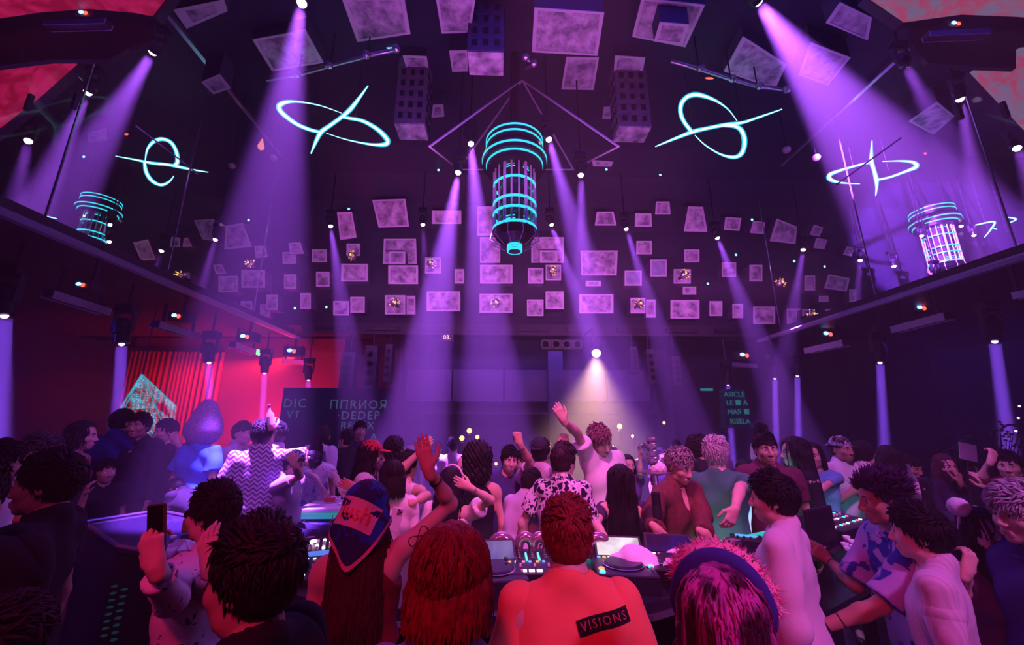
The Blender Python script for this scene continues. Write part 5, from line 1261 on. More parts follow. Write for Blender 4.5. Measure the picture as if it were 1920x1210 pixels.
# microphone stand with a crystal holder
p = at(1236, 1010, 2.72); t = thing('microphone_stand', 'black microphone stand with crystal top held by the man in maroon', 'microphone', (p[0], p[1], 0))
zt = at(1236, 935, 2.72)[2]; zm = at(1236, 910, 2.72)[2]
MB().tube([(0, 0, .02), (0, 0, zt)], .013, 10).build('pole', blackmetal, t); MB().lathe([(.14, 0), (.14, .015), (.02, .03), (.001, .03)], 20).build('base', blackmetal, t)
MB().lathe([(.026, zt - .12), (.028, zt - .1), (.028, zt + .03), (.02, zt + .04)], 16).build('grip', black, t)
MB().lathe([(.024, zm), (.024, zm + .06), (.018, zm + .065)], 10).build('crystal_stem', glassy, t)
MB().lathe([(.03, zm + .06), (.10, zm + .075), (.10, zm + .08), (.03, zm + .09)], 20).build('rim', glassy, t)
F = Field(); F.ell((.03, 0, zm + .10), (.055, .04, .045), .01); F.wr = lambda P: .004 * np.sin(P[..., 0] * 160) * np.sin(P[..., 2] * 170); obj_from('cloth_wrap', F.mesh(.008), mat('white cloth', (.8, .72, .8), .8), t)
for k in range(4): MB().lathe([(.024, zm + .12 + k * .045), (.032, zm + .135 + k * .045), (.032, zm + .15 + k * .045), (.024, zm + .163 + k * .045)], 8).build('crystal', glassy, t)
# lighting desk and monitor on the far wing
t = deck('lighting_desk', 'lighting desk with bright keys in front of the white tee dancer', 'console', 1566, 992, 30, .62, .34, .07, tilt=6)
for i in range(9):
    for j in range(3): button(t, -.25 + i * .06, -.09 + j * .09, .07, (WL, PK, TL, capm)[(i * 3 + j) % 4], .018)
    knob(t, -.25 + i * .06, .05, .07, .012, capm)
t = thing('dark_monitor', 'black monitor seen from behind beside the reaching hand', 'monitor', (*atz(1545, 1025, BZ)[:2], BZ), (0, 0, .5)); MB().box((0, 0, .13), (.36, .03, .24)).build('panel', black, t, bevel=.01); MB().box((0, .03, .02), (.1, .1, .04)).build('stand', black, t)
t = thing('menu_card', 'folded violet menu card on the counter by the reaching hand', 'card', (*atz(1512, 1010, BZ + .06)[:2], BZ), (0, 0, .4))
cardm = mat('violet card', (.22, .10, .42), .5); MB().hexa([(-.12, -.05, .0), (.12, -.05, .0), (.12, .0, .13), (-.12, .0, .13), (-.12, -.046, .0), (.12, -.046, .0), (.12, .004, .13), (-.12, .004, .13)]).build('front', cardm, t); MB().hexa([(-.12, .05, .0), (.12, .05, .0), (.12, .0, .13), (-.12, .0, .13), (-.12, .054, .0), (.12, .054, .0), (.12, .004, .13), (-.12, .004, .13)]).build('back', cardm, t)
for i, (px, py) in enumerate(((1587, 1008), (1596, 1015), (1584, 1021), (1590, 1030), (1600, 1026))):
    p = atz(px, py, BZ + .03); c = thing('shot_cup', 'small white shot cup beside the dark monitor', 'cup', (p[0], p[1], BZ), group='cups by the monitor'); MB().lathe([(.016, 0), (.024, .04), (.021, .04), (.014, .005), (.001, .005)], 12).build('cup', mat('white plastic', (.8, .76, .82), .4), c, smooth=True)
t = deck('effects_unit', 'small black box with a blue display beside the wide black cup', 'effects unit', 1402, 1022, -25, .2, .16, .05); MB().box((0, .02, .053), (.14, .05, .005)).build('display', led((.1, .4, .9), 1.2), t); [knob(t, -.06 + .04 * k, -.05, .05) for k in range(4)]
# glass-topped display case on the other wing
t = thing('glass_case', 'dark glass topped case with pale steel rails near the man filming', 'table', (-2.55, 3.4, 0))
A = [(-3.55, 3.85), (-3.30, 4.30), (-2.05, 3.62), (-1.72, 2.75), (-2.62, 3.12)]; q = [(x + 2.55, y - 3.4) for x, y in A]
def prism(poly, z0, z1): n = len(poly); return MB().add([(*p, z0) for p in poly] + [(*p, z1) for p in poly], [tuple(range(n))[::-1], tuple(range(n, 2 * n))] + [(i, (i + 1) % n, n + (i + 1) % n, n + i) for i in range(n)])
prism(q, 1.05, 1.075).build('glass_top', mat('smoked glass', (.02, .018, .04), .06), t); prism([(x * .96, y * .96) for x, y in q], 0, 1.05).build('cabinet', black, t)
for a, b in zip(q, q[1:] + q[:1]): MB().tube([(*a, 1.085), (*b, 1.085)], .014, 6).build('rail', trimm, t)
slatg = glow('vent glow', (.01, .25, .35), .08)
for k in range(2):
    for j in range(8): MB().box((.02 + .11 * k, -.34 - .055 * k, .86 - .04 * j), (.028, .02, .008)).build('vent_light', slatg, t, rot=(0, 0, 0))
def tissue(px, py, z, r, label):
    p = atz(px, py, z + r * .5); t = thing('tissue', label, 'tissue', (p[0], p[1], z)); bm = bmesh.new(); bmesh.ops.create_icosphere(bm, subdivisions=2, radius=r); rg = random.Random(px)
    for v in bm.verts: v.co *= rg.uniform(.6, 1.15); v.co.z = abs(v.co.z) * .9
    me = bpy.data.meshes.new('paper_ball'); bm.to_mesh(me); bm.free(); me.materials.append(mat('tissue', (.82, .74, .85), .9)); o = bpy.data.objects.new('paper_ball', me); COL.objects.link(o); o.parent = t
tissue(346, 1022, 1.085, .11, 'large crumpled white tissue on the glass case'); tissue(398, 1050, 1.085, .055, 'smaller white tissue by the sunglasses')
for px, py, lab in ((338, 1030, 'small round white coaster by the large tissue'), (300, 1014, 'small round white coaster near the phone hand'), (325, 1008, 'small round white coaster at the rail end')):
    p = atz(px, py, 1.09); t = thing('bottlecap', lab, 'bottlecap', (p[0], p[1], 1.087)); MB().lathe([(.02, 0), (.02, .014), (.016, .017), (.001, .017)], 12).build('cap', mat('white plastic', (.8, .76, .82), .4), t)  # white plastic bottle caps lying on the case
can(352, 985, 'tumbler with an orange drink on the glass case', .035, .10, 'tumbler', 'glass', mat('amber drink', (.5, .12, .04), .1, trans=.4), z=1.085)
# blue cloth benches, low table
bluecloth = mat('blue velvet', (.07, .08, .42), .9, noise=(8, (.05, .05, .32)))
def bench(px, py, z, w, d, ang, label):
    p = atz(px, py, z); t = thing('velvet_bench', label, 'bench', (p[0], p[1], 0), (0, 0, math.radians(ang)))
    MB().box((0, 0, (z - .16) / 2), (w * .96, d * .96, z - .16)).build('base', bluecloth, t, bevel=.03); MB().box((0, 0, z - .08), (w, d, .17)).build('cushion', bluecloth, t, bevel=.05); return p
bench(490, 943, .98, 1.0, .5, 12, 'blue velvet bench behind, nearest the zigzag shirt'); bench(556, 987, .86, .85, .6, 14, 'blue velvet bench in front, strewn with petals'); bench(432, 990, .90, .62, .5, 14, 'low blue velvet bench beside the dark haired heads')
rg = random.Random(3)
for k in range(16):
    px, py = rg.choice(((520, 972), (535, 968), (545, 982), (515, 990), (560, 978), (540, 992))); px += rg.uniform(-14, 14); py += rg.uniform(-6, 6)
    p = atz(px, py, .865); t = thing('petal', 'white petal or paper scrap strewn on the front velvet bench', 'petal', p, (0, 0, rg.uniform(0, 3)), group='petals on the front bench')
    MB().add([(-.03, 0, .004), (0, -.012, .008), (.03, 0, .012), (0, .012, .004), (-.03, 0, .0), (0, -.012, .004), (.03, 0, .008), (0, .012, 0)], [(0, 1, 2, 3), (7, 6, 5, 4), (0, 4, 5, 1), (1, 5, 6, 2), (2, 6, 7, 3), (3, 7, 4, 0)]).build('petal', mat('tissue', (.82, .74, .85), .9), t)
p = atz(552, 966, .86); t = thing('handbag', 'flat dark clutch bag lying on the front velvet bench', 'bag', p); MB().box((0, 0, .03), (.26, .12, .06)).build('body', mat('bag leather', (.02, .02, .03), .4), t, bevel=.025); MB().box((.02, -.062, .035), (.04, .01, .02)).build('clasp', steel, t)
p = atz(634, 945, 1.0); t = thing('low_table', 'white topped table with a teal lit rim, covered in scraps', 'table', (p[0], p[1], 0))
MB().box((0, 0, .98), (.72, .55, .04)).build('table_top', mat('white top', (.75, .68, .78), .4), t, bevel=.01); MB().box((0, -.285, .93), (.72, .02, .06)).build('led_rim', glow('teal rim', (.02, .38, .48), .55), t); MB().box((0, 0, .46), (.5, .4, .92)).build('pedestal', black, t)
for k in range(9):
    px, py = 610 + rg.uniform(0, 48), 938 + rg.uniform(-6, 9); p = atz(px, py, 1.005); t = thing('petal', 'paper scrap on the teal rimmed table', 'petal', p, (0, 0, rg.uniform(0, 3)), group='scraps on the table')
    MB().box((0, 0, .008), (.06, .035, .008), R=Matrix.Rotation(.3, 3, 'X')).build('scrap', mat('tissue', (.82, .74, .85), .9), t)
p = atz(618, 942, 1.01); t = thing('red_carton', 'small red carton among the scraps on the table', 'carton', p); MB().box((0, 0, .03), (.11, .05, .05)).build('box', mat('red carton', (.6, .05, .07), .5), t, bevel=.004); MB().box((.03, 0, .056), (.04, .052, .004)).build('flap', paperm, t)
# glyph screens
dim_teal = glow('glyph light', (.10, .30, .40), .22); screenm = mat('screen black', (.018, .016, .045), .35)
a, b = at(535, 735, 10.2), at(735, 735, 10.2); c = (a + b) / 2; zt, zb_ = a[2] + .1, at(640, 905, 10.2)[2]
t = thing('glyph_screen', 'wide dark screen with rows of dim teal angular letters', 'screen', (c[0], 10.2, 0)); w = b[0] - a[0] + .1
MB().box((0, .05, (zt + zb_) / 2), (w, .1, zt - zb_)).build('panel', screenm, t); MB().box((0, .05, zb_ / 2), (w * .8, .08, zb_)).build('stand', black, t)
def glyph(bd, px, py, h, sp=1.15):
    p = at(px, py, 10.2); text_obj('glyphs', bd, h * pxm(p) * 1.15, dim_teal, t, frame((p[0] - c[0], -.004, p[2]), (1, 0, 0), (0, 0, 1)), spacing=sp)
glyph('DIC', 553, 757, 20); glyph('ППRИOЯ', 672, 760, 20); glyph('VT', 550, 778, 17); glyph('·DEDEP', 672, 780, 19); glyph('RFEЯX', 670, 799, 17); glyph('ASI L A', 672, 820, 17); glyph('WEЯ ALL', 672, 840, 15)
q = [(1358, 730), (1394, 730), (1414, 802), (1362, 802)]
t = slab(q, 9.6, 'glyph_pillar', mat('pillar screen', (.012, .09, .12), .4), 'teal glyph covered slanted pillar under the balcony corner', 'screen', .25)
for (px, py, bd) in ((1377, 740, 'ASICLE'), (1382, 756, 'LE ■ A'), (1385, 773, 'MAЯ ■'), (1388, 791, 'RISELA')):
    p = at(px, py, 9.58); lc = np.array(t.location); text_obj('glyphs', bd, 13 * pxm(p), glow('pillar glyphs', (.02, .42, .45), .3), t, frame(p - lc, (1, 0, 0), (0, 0, 1)))
p = at(1325, 731, 10); t = thing('teal_sign', 'small blurred teal sign beside the glyph pillar', 'sign', p); MB().box((0, .03, 0), (.36, .05, .09)).build('case', black, t); MB().box((0, -.0, 0), (.32, .012, .06)).build('light', glow('teal sign', (.01, .30, .36), .6), t)
# sparkling glass pyramid
ap, c0, c1, c2 = (266, 702), (203, 800), (322, 836), (330, 762)
P = [at(*ap, 7.4), at(*c0, 7.2), at(*c1, 6.9), at(*c2, 8.0), at(232, 770, 8.3)]; o = P[0]
t = thing('light_pyramid', 'glass pyramid sparkling with teal points of light before the red slats', 'light sculpture', o)
pmn = bpy.data.materials.new('pyramid sparkle'); pmn.use_nodes = True; nt = pmn.node_tree; L = nt.links.new; nt.nodes.clear(); N = nt.nodes.new
out = N('ShaderNodeOutputMaterial'); mxs = N('ShaderNodeMixShader'); em = N('ShaderNodeEmission'); trb = N('ShaderNodeBsdfTransparent'); vo = N('ShaderNodeTexVoronoi'); vo.inputs['Scale'].default_value = 26; nz = N('ShaderNodeTexNoise'); nz.inputs['Scale'].default_value = 2.2; tc = N('ShaderNodeTexCoord')
L(tc.outputs['Object'], vo.inputs['Vector']); L(tc.outputs['Object'], nz.inputs['Vector']); r1 = N('ShaderNodeMapRange'); r1.inputs[1].default_value = .36; r1.inputs[2].default_value = .16; L(vo.outputs['Distance'], r1.inputs[0]); r2 = N('ShaderNodeMapRange'); r2.inputs[1].default_value = .44; r2.inputs[2].default_value = .62; L(nz.outputs[0], r2.inputs[0])
mu = N('ShaderNodeMath'); mu.operation = 'MULTIPLY'; L(r1.outputs[0], mu.inputs[0]); L(r2.outputs[0], mu.inputs[1]); ad = N('ShaderNodeMath'); ad.operation = 'MULTIPLY_ADD'; ad.inputs[1].default_value = .10; L(r2.outputs[0], ad.inputs[0]); L(mu.outputs[0], ad.inputs[2]); ad.use_clamp = True
em.inputs[0].default_value = (.04, .55, .80, 1); em.inputs[1].default_value = 1.8; L(ad.outputs[0], mxs.inputs[0]); L(trb.outputs[0], mxs.inputs[1]); L(em.outputs[0], mxs.inputs[2]); L(mxs.outputs[0], out.inputs[0]); pmn.cycles.emission_sampling = 'NONE'
for a, b in ((1, 2), (2, 3), (3, 4), (4, 1)):
    n_ = nrm(np.cross(P[a] - o, P[b] - o)) * .01; MB().add([(0, 0, 0), P[a] - o, P[b] - o, n_, P[a] - o + n_, P[b] - o + n_], [(0, 1, 2), (5, 4, 3), (0, 3, 4, 1), (1, 4, 5, 2), (2, 5, 3, 0)]).build('face', pmn, t)
for a in (1, 2, 3, 4): MB().tube([(0, 0, 0), P[a] - o], .008, 5).build('edge', glow('pyramid edge', (.03, .35, .5), .8), t)
MB().tube([(0, 0, 0), (0, 0, 4.2 - o[2])], .008, 5).build('wire', black, t)
# bar lights behind the crowd
gold = glow('gold glint', (1.0, .52, .14), 2.4)
for i, (px, py, r, lab) in enumerate(((880,808,5,'behind the curly hair'),(895,820,4,'just above the curly hair'),(866,822,5,'beside the man in a pale tee'),(822,842,5,'near the raised hand'),(777,860,5,'by the pointing arm'),(1162,800,5,'under the warm cone of light'),(1186,818,3,'below the warm cone of light'),(1030,833,3,'above the fist in the air'),(930,870,3,'by the boy in navy'),(1245,793,3,'thin one by the pale haired men'))):
    p = at(px, py, 8.6); s_ = pxm(p); t = thing('bar_lamp', 'small golden lamp on the back bar, ' + lab, 'lamp', p, group='golden bar lamps')
    MB().ball((0, 0, 0), s_ * r, 8).build('bulb', gold, t); MB().lathe([(s_ * r * .6, -s_ * r), (s_ * r * .8, -s_ * r * 1.6), (s_ * r * .4, -s_ * r * 1.7)], 10).build('holder', steel, t); MB().tube([(0, 0, -s_ * r * 1.6), (0, 0, -p[2])], .012, 5).build('stem', black, t)
# menu board, bouquet, bottles
p = at(1815, 848, 4.0); t = thing('blank_card', 'plain pale violet card held up in the dark crowd near the bouquet', 'card', p, (0, math.radians(12), 0)); MB().box((0, 0, 0), (.17, .008, .16)).build('card', mat('pale card', (.45, .36, .55), .6), t); MB().tube([(0, .01, -.08), (0, .01, -.5)], .008, 6).build('stick', black, t)
p = at(1862, 830, 4.6); t = thing('bouquet', 'dark bouquet of twigs and small glittering blossoms above the dark crowd', 'bouquet', (p[0], p[1], 0)); zc = p[2]; rg = random.Random(5)
MB().lathe([(.10, 0), (.13, .5), (.10, zc - .55), (.14, zc - .45), (.001, zc - .45)], 14).build('vase', black, t)
blm = mat('blossom', (.06, .025, .06), .8); tw = mat('twig', (.02, .012, .02), .9); gl_ = glow('painted_glint', (1, .75, 1), 2)
for k in range(26):
    d = Vector((rg.gauss(0, .45), rg.gauss(0, .35), rg.uniform(.3, 1))).normalized() * rg.uniform(.35, .8); MB().tube([(0, 0, zc - .5), (d.x * .5, d.y * .5, zc - .45 + d.z * .5), (d.x, d.y, zc - .45 + d.z)], [.008, .006, .003], 4).build('twig', tw, t)
    for j in range(5):
        q = np.array((d.x, d.y, zc - .45 + d.z)) + np.array([rg.gauss(0, .06) for _ in range(3)]); MB().ball(q, (.018, .018, .012), 6).build('blossom', blm, t)
for k in range(9): MB().ball((rg.gauss(0, .3), -.3, zc + rg.uniform(-.2, .4)), .012, 6).build('painted_glint', gl_, t)  # emissive dots painted in for glints on the bouquet
def bottle(px, py, Y, h, m, label, base_z=None, tilt=0):
    p = at(px, py, Y); t = thing('bottle', label, 'bottle', p, (0, math.radians(tilt), 0)); r = h * .14
    MB().lathe([(r * .9, -h / 2), (r, -h * .45), (r, h * .12), (r * .35, h * .28), (r * .33, h * .46), (r * .4, h * .47), (r * .4, h * .5), (.001, h * .5)], 16).build('glass', m, t, smooth=True); MB().lathe([(r * 1.02, -h * .3), (r * 1.02, h * .02)], 16).build('label', paperm, t); return t
bottle(1710, 905, 3.2, .26, glassy, 'clear bottle standing in front of the dark polo shirt')
bottle(507, 783, 4.25, .26, mat('pink bottle', (.8, .3, .35), .2), 'pink lit bottle raised above the crowd near the red wall', tilt=-15)
# dark standing tables among the crowd
for px, py, Y, lab in ((1712, 960, 3.3, 'round dark bar table under the clear bottle'), (303, 876, 6.2, 'round table glowing orange between the dark suited men')):
    p = at(px, py, Y); t = thing('bar_table', lab, 'table', (p[0], p[1], 0)); MB().lathe([(.3, p[2] - .03), (.3, p[2]), (.001, p[2])], 24).build('table_top', mat('table top', (.5, .1, .05), .3) if 'orange' in lab else black, t); MB().tube([(0, 0, 0), (0, 0, p[2] - .03)], .03, 10).build('leg', black, t); MB().lathe([(.22, 0), (.22, .02), (.03, .04)], 20).build('base', black, t)
# ================================================================== the people
BLK = (.012, .010, .014); DK = (.02, .018, .022); BRN = (.05, .022, .015); SILV = (.62, .55, .58); RED = (.26, .018, .02); PURPH = (.10, .05, .14)
WHT = (.80, .76, .80); BLACKT = (.012, .012, .018)
def held(name, label, cat, c, sd, fn, d=.09, group=None):
    """a thing of its own at somebody's hand, upright"""
    Sj, E, Wr, fd, pn = c['arms'][sd]; p = c['world'](Wr + nrm(fd) * d + nrm(pn - fd * (fd @ pn)) * .028)
    t = thing(name, label, cat, p, group=group); fn(t); return t
# ---- nearest row, behind the booth
c = person('person in a black tee cut by the frame corner, only dark hair showing', 14, 1128, 1.1, -20, near=2, hair=('messy', BLK), topw=('tee', BLACKT))
def blue_print(c): print_on('~*~', .13, (.12, .16, .55), (0, .14, 1.12), (-1, 0, 0), (0, 0, 1), name='chest_print')(c)
person('man at the picture edge in a black tee with a faint blue chest print', -42, 862, 1.5, 118, near=2, skin_='c', topw=('tee', BLACKT), extra=[blue_print])
person('man in a pale violet lit white shirt looking away at the picture edge', 2, 826, 2.4, 25, near=1, hair=('fade', BLK), topw=('shirt', WHT, {'collar': 1, 'loose': .02}))
person('man in profile in a black tee with a small word on the chest', 112, 848, 1.95, -112, near=2, skin_='c', hair=('short', BLK), hvol=1.25, topw=('tee', BLACKT, {'loose': .02}),
       extra=[print_on('COMMON', .030, (.30, .24, .42), (-.045, .13, 1.24), (-1, 0, -.0), (0, 0, 1), name='chest_word')])
c = person('man in dark glasses and a white printed shirt filming with his phone', 412, 905, 1.95, -82, near=2, skin_='b', hair=('short', BLK), hvol=1.3, topw=('long', cloth('print', (.74, .68, .74), (.10, .08, .16), 26), {'collar': 1, 'loose': .02, 'sleeve': 1.75}),
           armL=('px', 322, 1130, 292, 1062, 276, 985), armR=('px', 392, 1110, 392, 1062, 388, 1005), curlL=45, curlR=20, extra=[glasses(True)])
def phone_fn(t, case=(.10, .09, .05)):
    MB().box((0, 0, .02), (.075, .011, .155)).build('body', mat('phone case %.2f' % case[0], case, .3), t, bevel=.004)
    MB().box((0, -.007, .02), (.068, .003, .146)).build('screen', mat('phone screen', (.01, .01, .015), .05), t)
    MB().box((-.018, .007, .075), (.03, .004, .03)).build('camera_bump', black, t, bevel=.002)
    for k in (0, 1): MB().lathe([(.006, 0), (.006, .003), (.001, .003)], 10, c=(-.018, .009, .068 + k * .015), R=Matrix.Rotation(-math.pi / 2, 3, 'X')).build('camera_lens', glassm, t)
t = held('phone', 'phone held up by the man in dark glasses, glossy dark case', 'phone', c, -1, phone_fn); t.rotation_euler = (.1, -.12, -.35)
person('man very near in profile with thick black hair and bare ear', 497, 975, 1.08, -78, near=2, skin_='c', hair=('short', BLK), hvol=1.4, topw=('tee', BLACKT))
def scarf(c):
    T = c['T']; NU, NV = 25, 30; vs = []
    for j in range(NV + 1):
        v = j / NV
        for i in range(NU + 1):
            u = -1 + 2 * i / NU
            if v < .5:
                th = math.radians(58 - (58 + 95) * v / .5); la = math.radians(86) * u       # front hairline, over the crown, to the back
                r = np.array([.096, .116, .108]); q = np.array([0, -.014, .036]) + r * np.array([math.sin(la), math.cos(la) * math.sin(th), math.cos(la) * math.cos(th)])
                if v > .25: k = (v - .25) / .25; q = q * (1 - k * abs(u) * .0)
                vs.append(q)
            else:
                k = (v - .5) / .5; p0 = vs[(NV // 2 - (0 if NV % 2 else 1)) * (NU + 1) + i] if False else None
                la = math.radians(86) * u; drop = .055 + .15 * (1 - abs(u) ** 1.15)
                top_ = np.array([0, -.014, .036]) + np.array([.096, .116, .108]) * np.array([math.sin(la), math.cos(la) * math.sin(math.radians(-95)), math.cos(la) * math.cos(math.radians(-95))])
                bulge = .012 * math.sin(9 * u + 2) * k + .02 * k
                vs.append(top_ + np.array([.03 * u * k, -bulge - .01, -drop * k]))
    fs = [(j * (NU + 1) + i, j * (NU + 1) + i + 1, (j + 1) * (NU + 1) + i + 1, (j + 1) * (NU + 1) + i) for j in range(NV) for i in range(NU)]
    W_ = [T(q) for q in vs]
    o = MB().add(W_, fs).build('head_scarf', cloth('blotch', (.02, .03, .12), (.015, .10, .46), 9), c['t'], smooth=True)
    m = o.modifiers.new('thick', 'SOLIDIFY'); m.thickness = .004; c['scarf'] = o
    edge = [W_[NV * (NU + 1) + i] + np.array([0, -.006, .016]) for i in range(NU + 1)]
    b = MB()
    for a, d in zip(edge, edge[1:]): b.hexa([a + (0, -.003, -.008), d + (0, -.003, -.008), d + (0, -.003, .010), a + (0, -.003, .010), a + (0, .002, -.008), d + (0, .002, -.008), d + (0, .002, .010), a + (0, .002, .010)])
    b.build('scarf_border', mat('pink border', (.72, .28, .34), .8), c['t'])
    print_on('lush', .085, (.80, .10, .10), (.0, -.115, 1.635), (1, 0, -.35), (0, .45, .9), plate=(.70, .52, .55), name='scarf_lettering', target='scarf')(c)
def tattoo(c):
    Sj, E, Wr, fd, pn = c['arms'][1]; d = nrm(E - Sj); out = nrm(np.cross(d, (0, 0, 1.))); out = out if (c['Rz'] @ out)[1] < 0 else -out; w = np.cross(d, out)
    dm = c['body'].data; bvh = BVHTree.FromPolygons([v.co[:] for v in dm.vertices], [p.vertices[:] for p in dm.polygons]); P = []
    for a in np.linspace(0, 2 * math.pi, 40):
        q = Sj + d * (.11 + .045 * math.sin(a)) + w * .018 * math.sin(2 * a) + out * .12; h = bvh.ray_cast(Vector(q), Vector(-out), .3); P.append(np.array(h[0]) + out * .001 if h[0] else q - out * .08)
    MB().tube(P, .0022, 4).build('tattoo', mat('ink', (.05, .02, .05), .6), c['t'])
person('woman with a blue printed head scarf and long dark red hair, arm straight up', 690, 903, 1.82, 2, sex='f', near=2, hair=('xlong', (.075, .008, .012)), topw=('crop', (.14, .01, .02), {'hem': 1.12}), legs=(.72, .68, .72),
       armR=('px', 845, 945, 803, 880, 782, 800), curlR=6, extra=[scarf, bracelet(1, (.03, .02, .03), .027, .3), tattoo], lean=(-2, 0))
person('person with a bright red bob seen from behind in a grey violet top', 848, 985, 1.08, 4, sex='f', near=2, hair=('shag', RED), hvol=1.08, topw=('tee', (.20, .16, .26)))
person('man in a coral orange tee with a black lettered strip on the back', 1060, 934, 1.5, 0, lean=(9, 0), near=2, skin_='b', hair=('short', (.28, .030, .022)), hvol=1.2, topw=('tee', (.92, .22, .13), {'loose': .03, 'wide': .035, 'sleeve': .8}),
       extra=[print_on('VISIONS', .034, (.45, .10, .08), (.085, -.14, 1.385), (1, 0, .24), (0, 0, 1), plate=(.015, .012, .015), spacing=1.25, name='back_lettering')])
def fur_band(c):
    T = c['T']; F = Field(); pts = [T((.112 * math.cos(a), .055, .015 + .135 * math.sin(a))) for a in np.linspace(math.radians(12), math.radians(150), 15)]
    for a, b in zip(pts, pts[1:]): F.cap(a, b, .024, None, .02)
    rg = np.random.default_rng(4); vs, fs = [], []
    for k in range(3600):
        i = rg.integers(0, len(pts) - 1); p = pts[i] + (pts[i + 1] - pts[i]) * rg.random(); d = nrm(rg.normal(size=3)); q = p + d * .021; e = q + nrm(d + rg.normal(size=3) * .6) * rg.uniform(.012, .034); u = nrm(np.cross(d, rg.normal(size=3))) * .0035; b = len(vs)
        vs += [q - u, q + u, e]; fs.append((b, b + 1, b + 2))
    furm = mat('pink fur', (.85, .36, .50), .9); o = obj_from('fur_brim', F.mesh(.009), furm, c['t']); MB().add(vs, fs).build('fur', furm, o, fix=False)
    G = Field(); pts = [T((.100 * math.cos(a), .012, .025 + .122 * math.sin(a))) for a in np.linspace(math.radians(-5), math.radians(185), 15)]
    for a, b in zip(pts, pts[1:]): G.cap(a, b, .020, None, .02)
    obj_from('headband', G.mesh(.008), mat('blue velvet band', (.03, .03, .22), .9), c['t'])
person('woman seen from behind with violet streaked hair under a pink furry hat brim', 1345, 1062, 1.02, 26, sex='f', near=2, hair=('long', cloth('streak', (.05, .008, .03), (.50, .07, .36), 26)), hvol=1.15, topw=('tee', (.10, .06, .16)), extra=[fur_band])
person('man with black hair in a loose white overshirt turned from the camera', 1447, 886, 2.12, -48, near=2, skin_='b', hair=('short', BLK), hvol=1.35, topw=('long', WHT, {'collar': 1, 'loose': .045, 'hem': .72, 'wide': .02}))
c = person('man with spiky violet hair in a patchwork denim shirt leaning on the counter', 1642, 886, 2.1, -76, near=2, skin_='c', hair=('spiky', PURPH), hvol=1.1, topw=('shirt', cloth('patch', (.42, .36, .62), (.03, .05, .34), 7), {'collar': 1, 'loose': .03, 'sleeve': .9, 'wide': .03}),
           armR=('px', 1604, 1098, 1552, 1050, 1518, 1024, 1, 1), armL=('px', 1580, 1215, 1538, 1178, 1512, 1150), curlR=50, curlL=55, lean=(6, 0), extra=[bracelet(-1), bracelet(-1, (.1, .08, .1), .029, .4), bracelet(1, (.25, .2, .25), .027, .2)])
held('drink_can', 'crushed shiny can in the low hand of the patchwork shirt man', 'can', c, -1, lambda t: MB().lathe([(.02, -.05), (.030, -.04), (.024, 0), (.030, .04), (.02, .05), (.001, .05)], 12).build('body', canm, t))
person('man with thick black hair in a white knit top, nearest by the corner', 1718, 946, 1.85, -42, near=2, skin_='b', hair=('short', BLK), hvol=1.4, topw=('long', cloth('stripe', (.70, .64, .72), (.60, .54, .62), 60), {'loose': .03}))
def fluffy(r=.045, sp=.085, h=.13, col=(.85, .78, .85)):
    def f(c):
        T = c['T']
        for x in (-1, 1):
            F = Field(); F.ell(T((x * sp, 0, h)), (r, r * .8, r), .01); F.wr = lambda P: .005 * np.sin(P[..., 0] * 150) * np.sin(P[..., 1] * 160) * np.sin(P[..., 2] * 140); obj_from('fluffy_ear', F.mesh(.008), mat('fluff', col, .95), c['t'])
        MB().tube([T((.1 * math.cos(a), -.01, .02 + .118 * math.sin(a))) for a in np.linspace(0, math.pi, 16)], .007, 6).build('headband', mat('fluff', col, .95), c['t'])
    return f
person('woman with fluffy white ears on a headband, hand to her mouth', 1832, 952, 2.0, -160, sex='f', near=2, skin_='b', hair=('long', DK), topw=('tank', (.10, .05, .12)), armR=('px', 1800, 1125, 1812, 1072, 1822, 1035), curlR=40, extra=[fluffy(.05, .085, .135), bracelet(1, (.8, .7, .8), .027, .6)])
person('man with tousled silver blond hair in a navy short sleeved shirt', 1906, 908, 1.8, -84, near=2, skin_='b', hair=('messy', (.72, .58, .62)), hvol=1.45, topw=('shirt', (.05, .05, .20), {'collar': 1, 'loose': .03, 'wide': .03}))
# ---- dancers in front of the booth
person('man with a receding forehead and thin glasses, glowing orange collar', 86, 812, 3.05, -125, near=1, skin_='b', hair=('fade', (.05, .04, .05)), topw=('shirt', (.75, .16, .10), {'collar': 1}), extra=[glasses()])
person('woman in a rust red dress standing in the dark, turned sideways', 158, 790, 4.3, 70, sex='f', near=1, skin_='a', hair=('bob', BLK), topw=('dress', (.50, .07, .04), {'hem': .6}))
person('seated small figure in black lifting a hand to the mouth in the dark', 204, 862, 4.4, 120, near=0, skin_='c', hair=('short', BLK), topw=('tee', BLACKT), seat=True, armR=((.1, .6, -.7), (0, .3, .9)))
person('broad man in dark blue seen from behind under a blue beam', 232, 768, 4.9, 0, near=1, hair=('fade', BLK), topw=('long', (.02, .03, .16), {'loose': .05}))
person('man in a dark open suit facing the camera before the sparkling pyramid', 268, 775, 4.9, 172, near=1, skin_='c', hair=('short', BLK), topw=('long', (.015, .012, .03), {'collar': 1, 'vneck': 1.25}))
person('man in black covering his face with his hand beside the puffy hair', 318, 787, 5.2, -150, near=1, skin_='b', hair=('short', BLK), topw=('tee', BLACKT, {'hem': .7}), armR=('px', 338, 866, 330, 838, 320, 805), armL=('px', 346, 868, 334, 832, 320, 806), curlL=20, curlR=20)
person('person in black bending forward with a pale letter on the back', 318, 905, 4.75, -75, near=1, hair=('short', BLK), topw=('tee', BLACKT, {'loose': .03}), lean=(62, 0), extra=[print_on('S-', .12, (.6, .5, .75), (.05, -.13, 1.3), (1, 0, 0), (0, 0, 1), name='back_letter')])
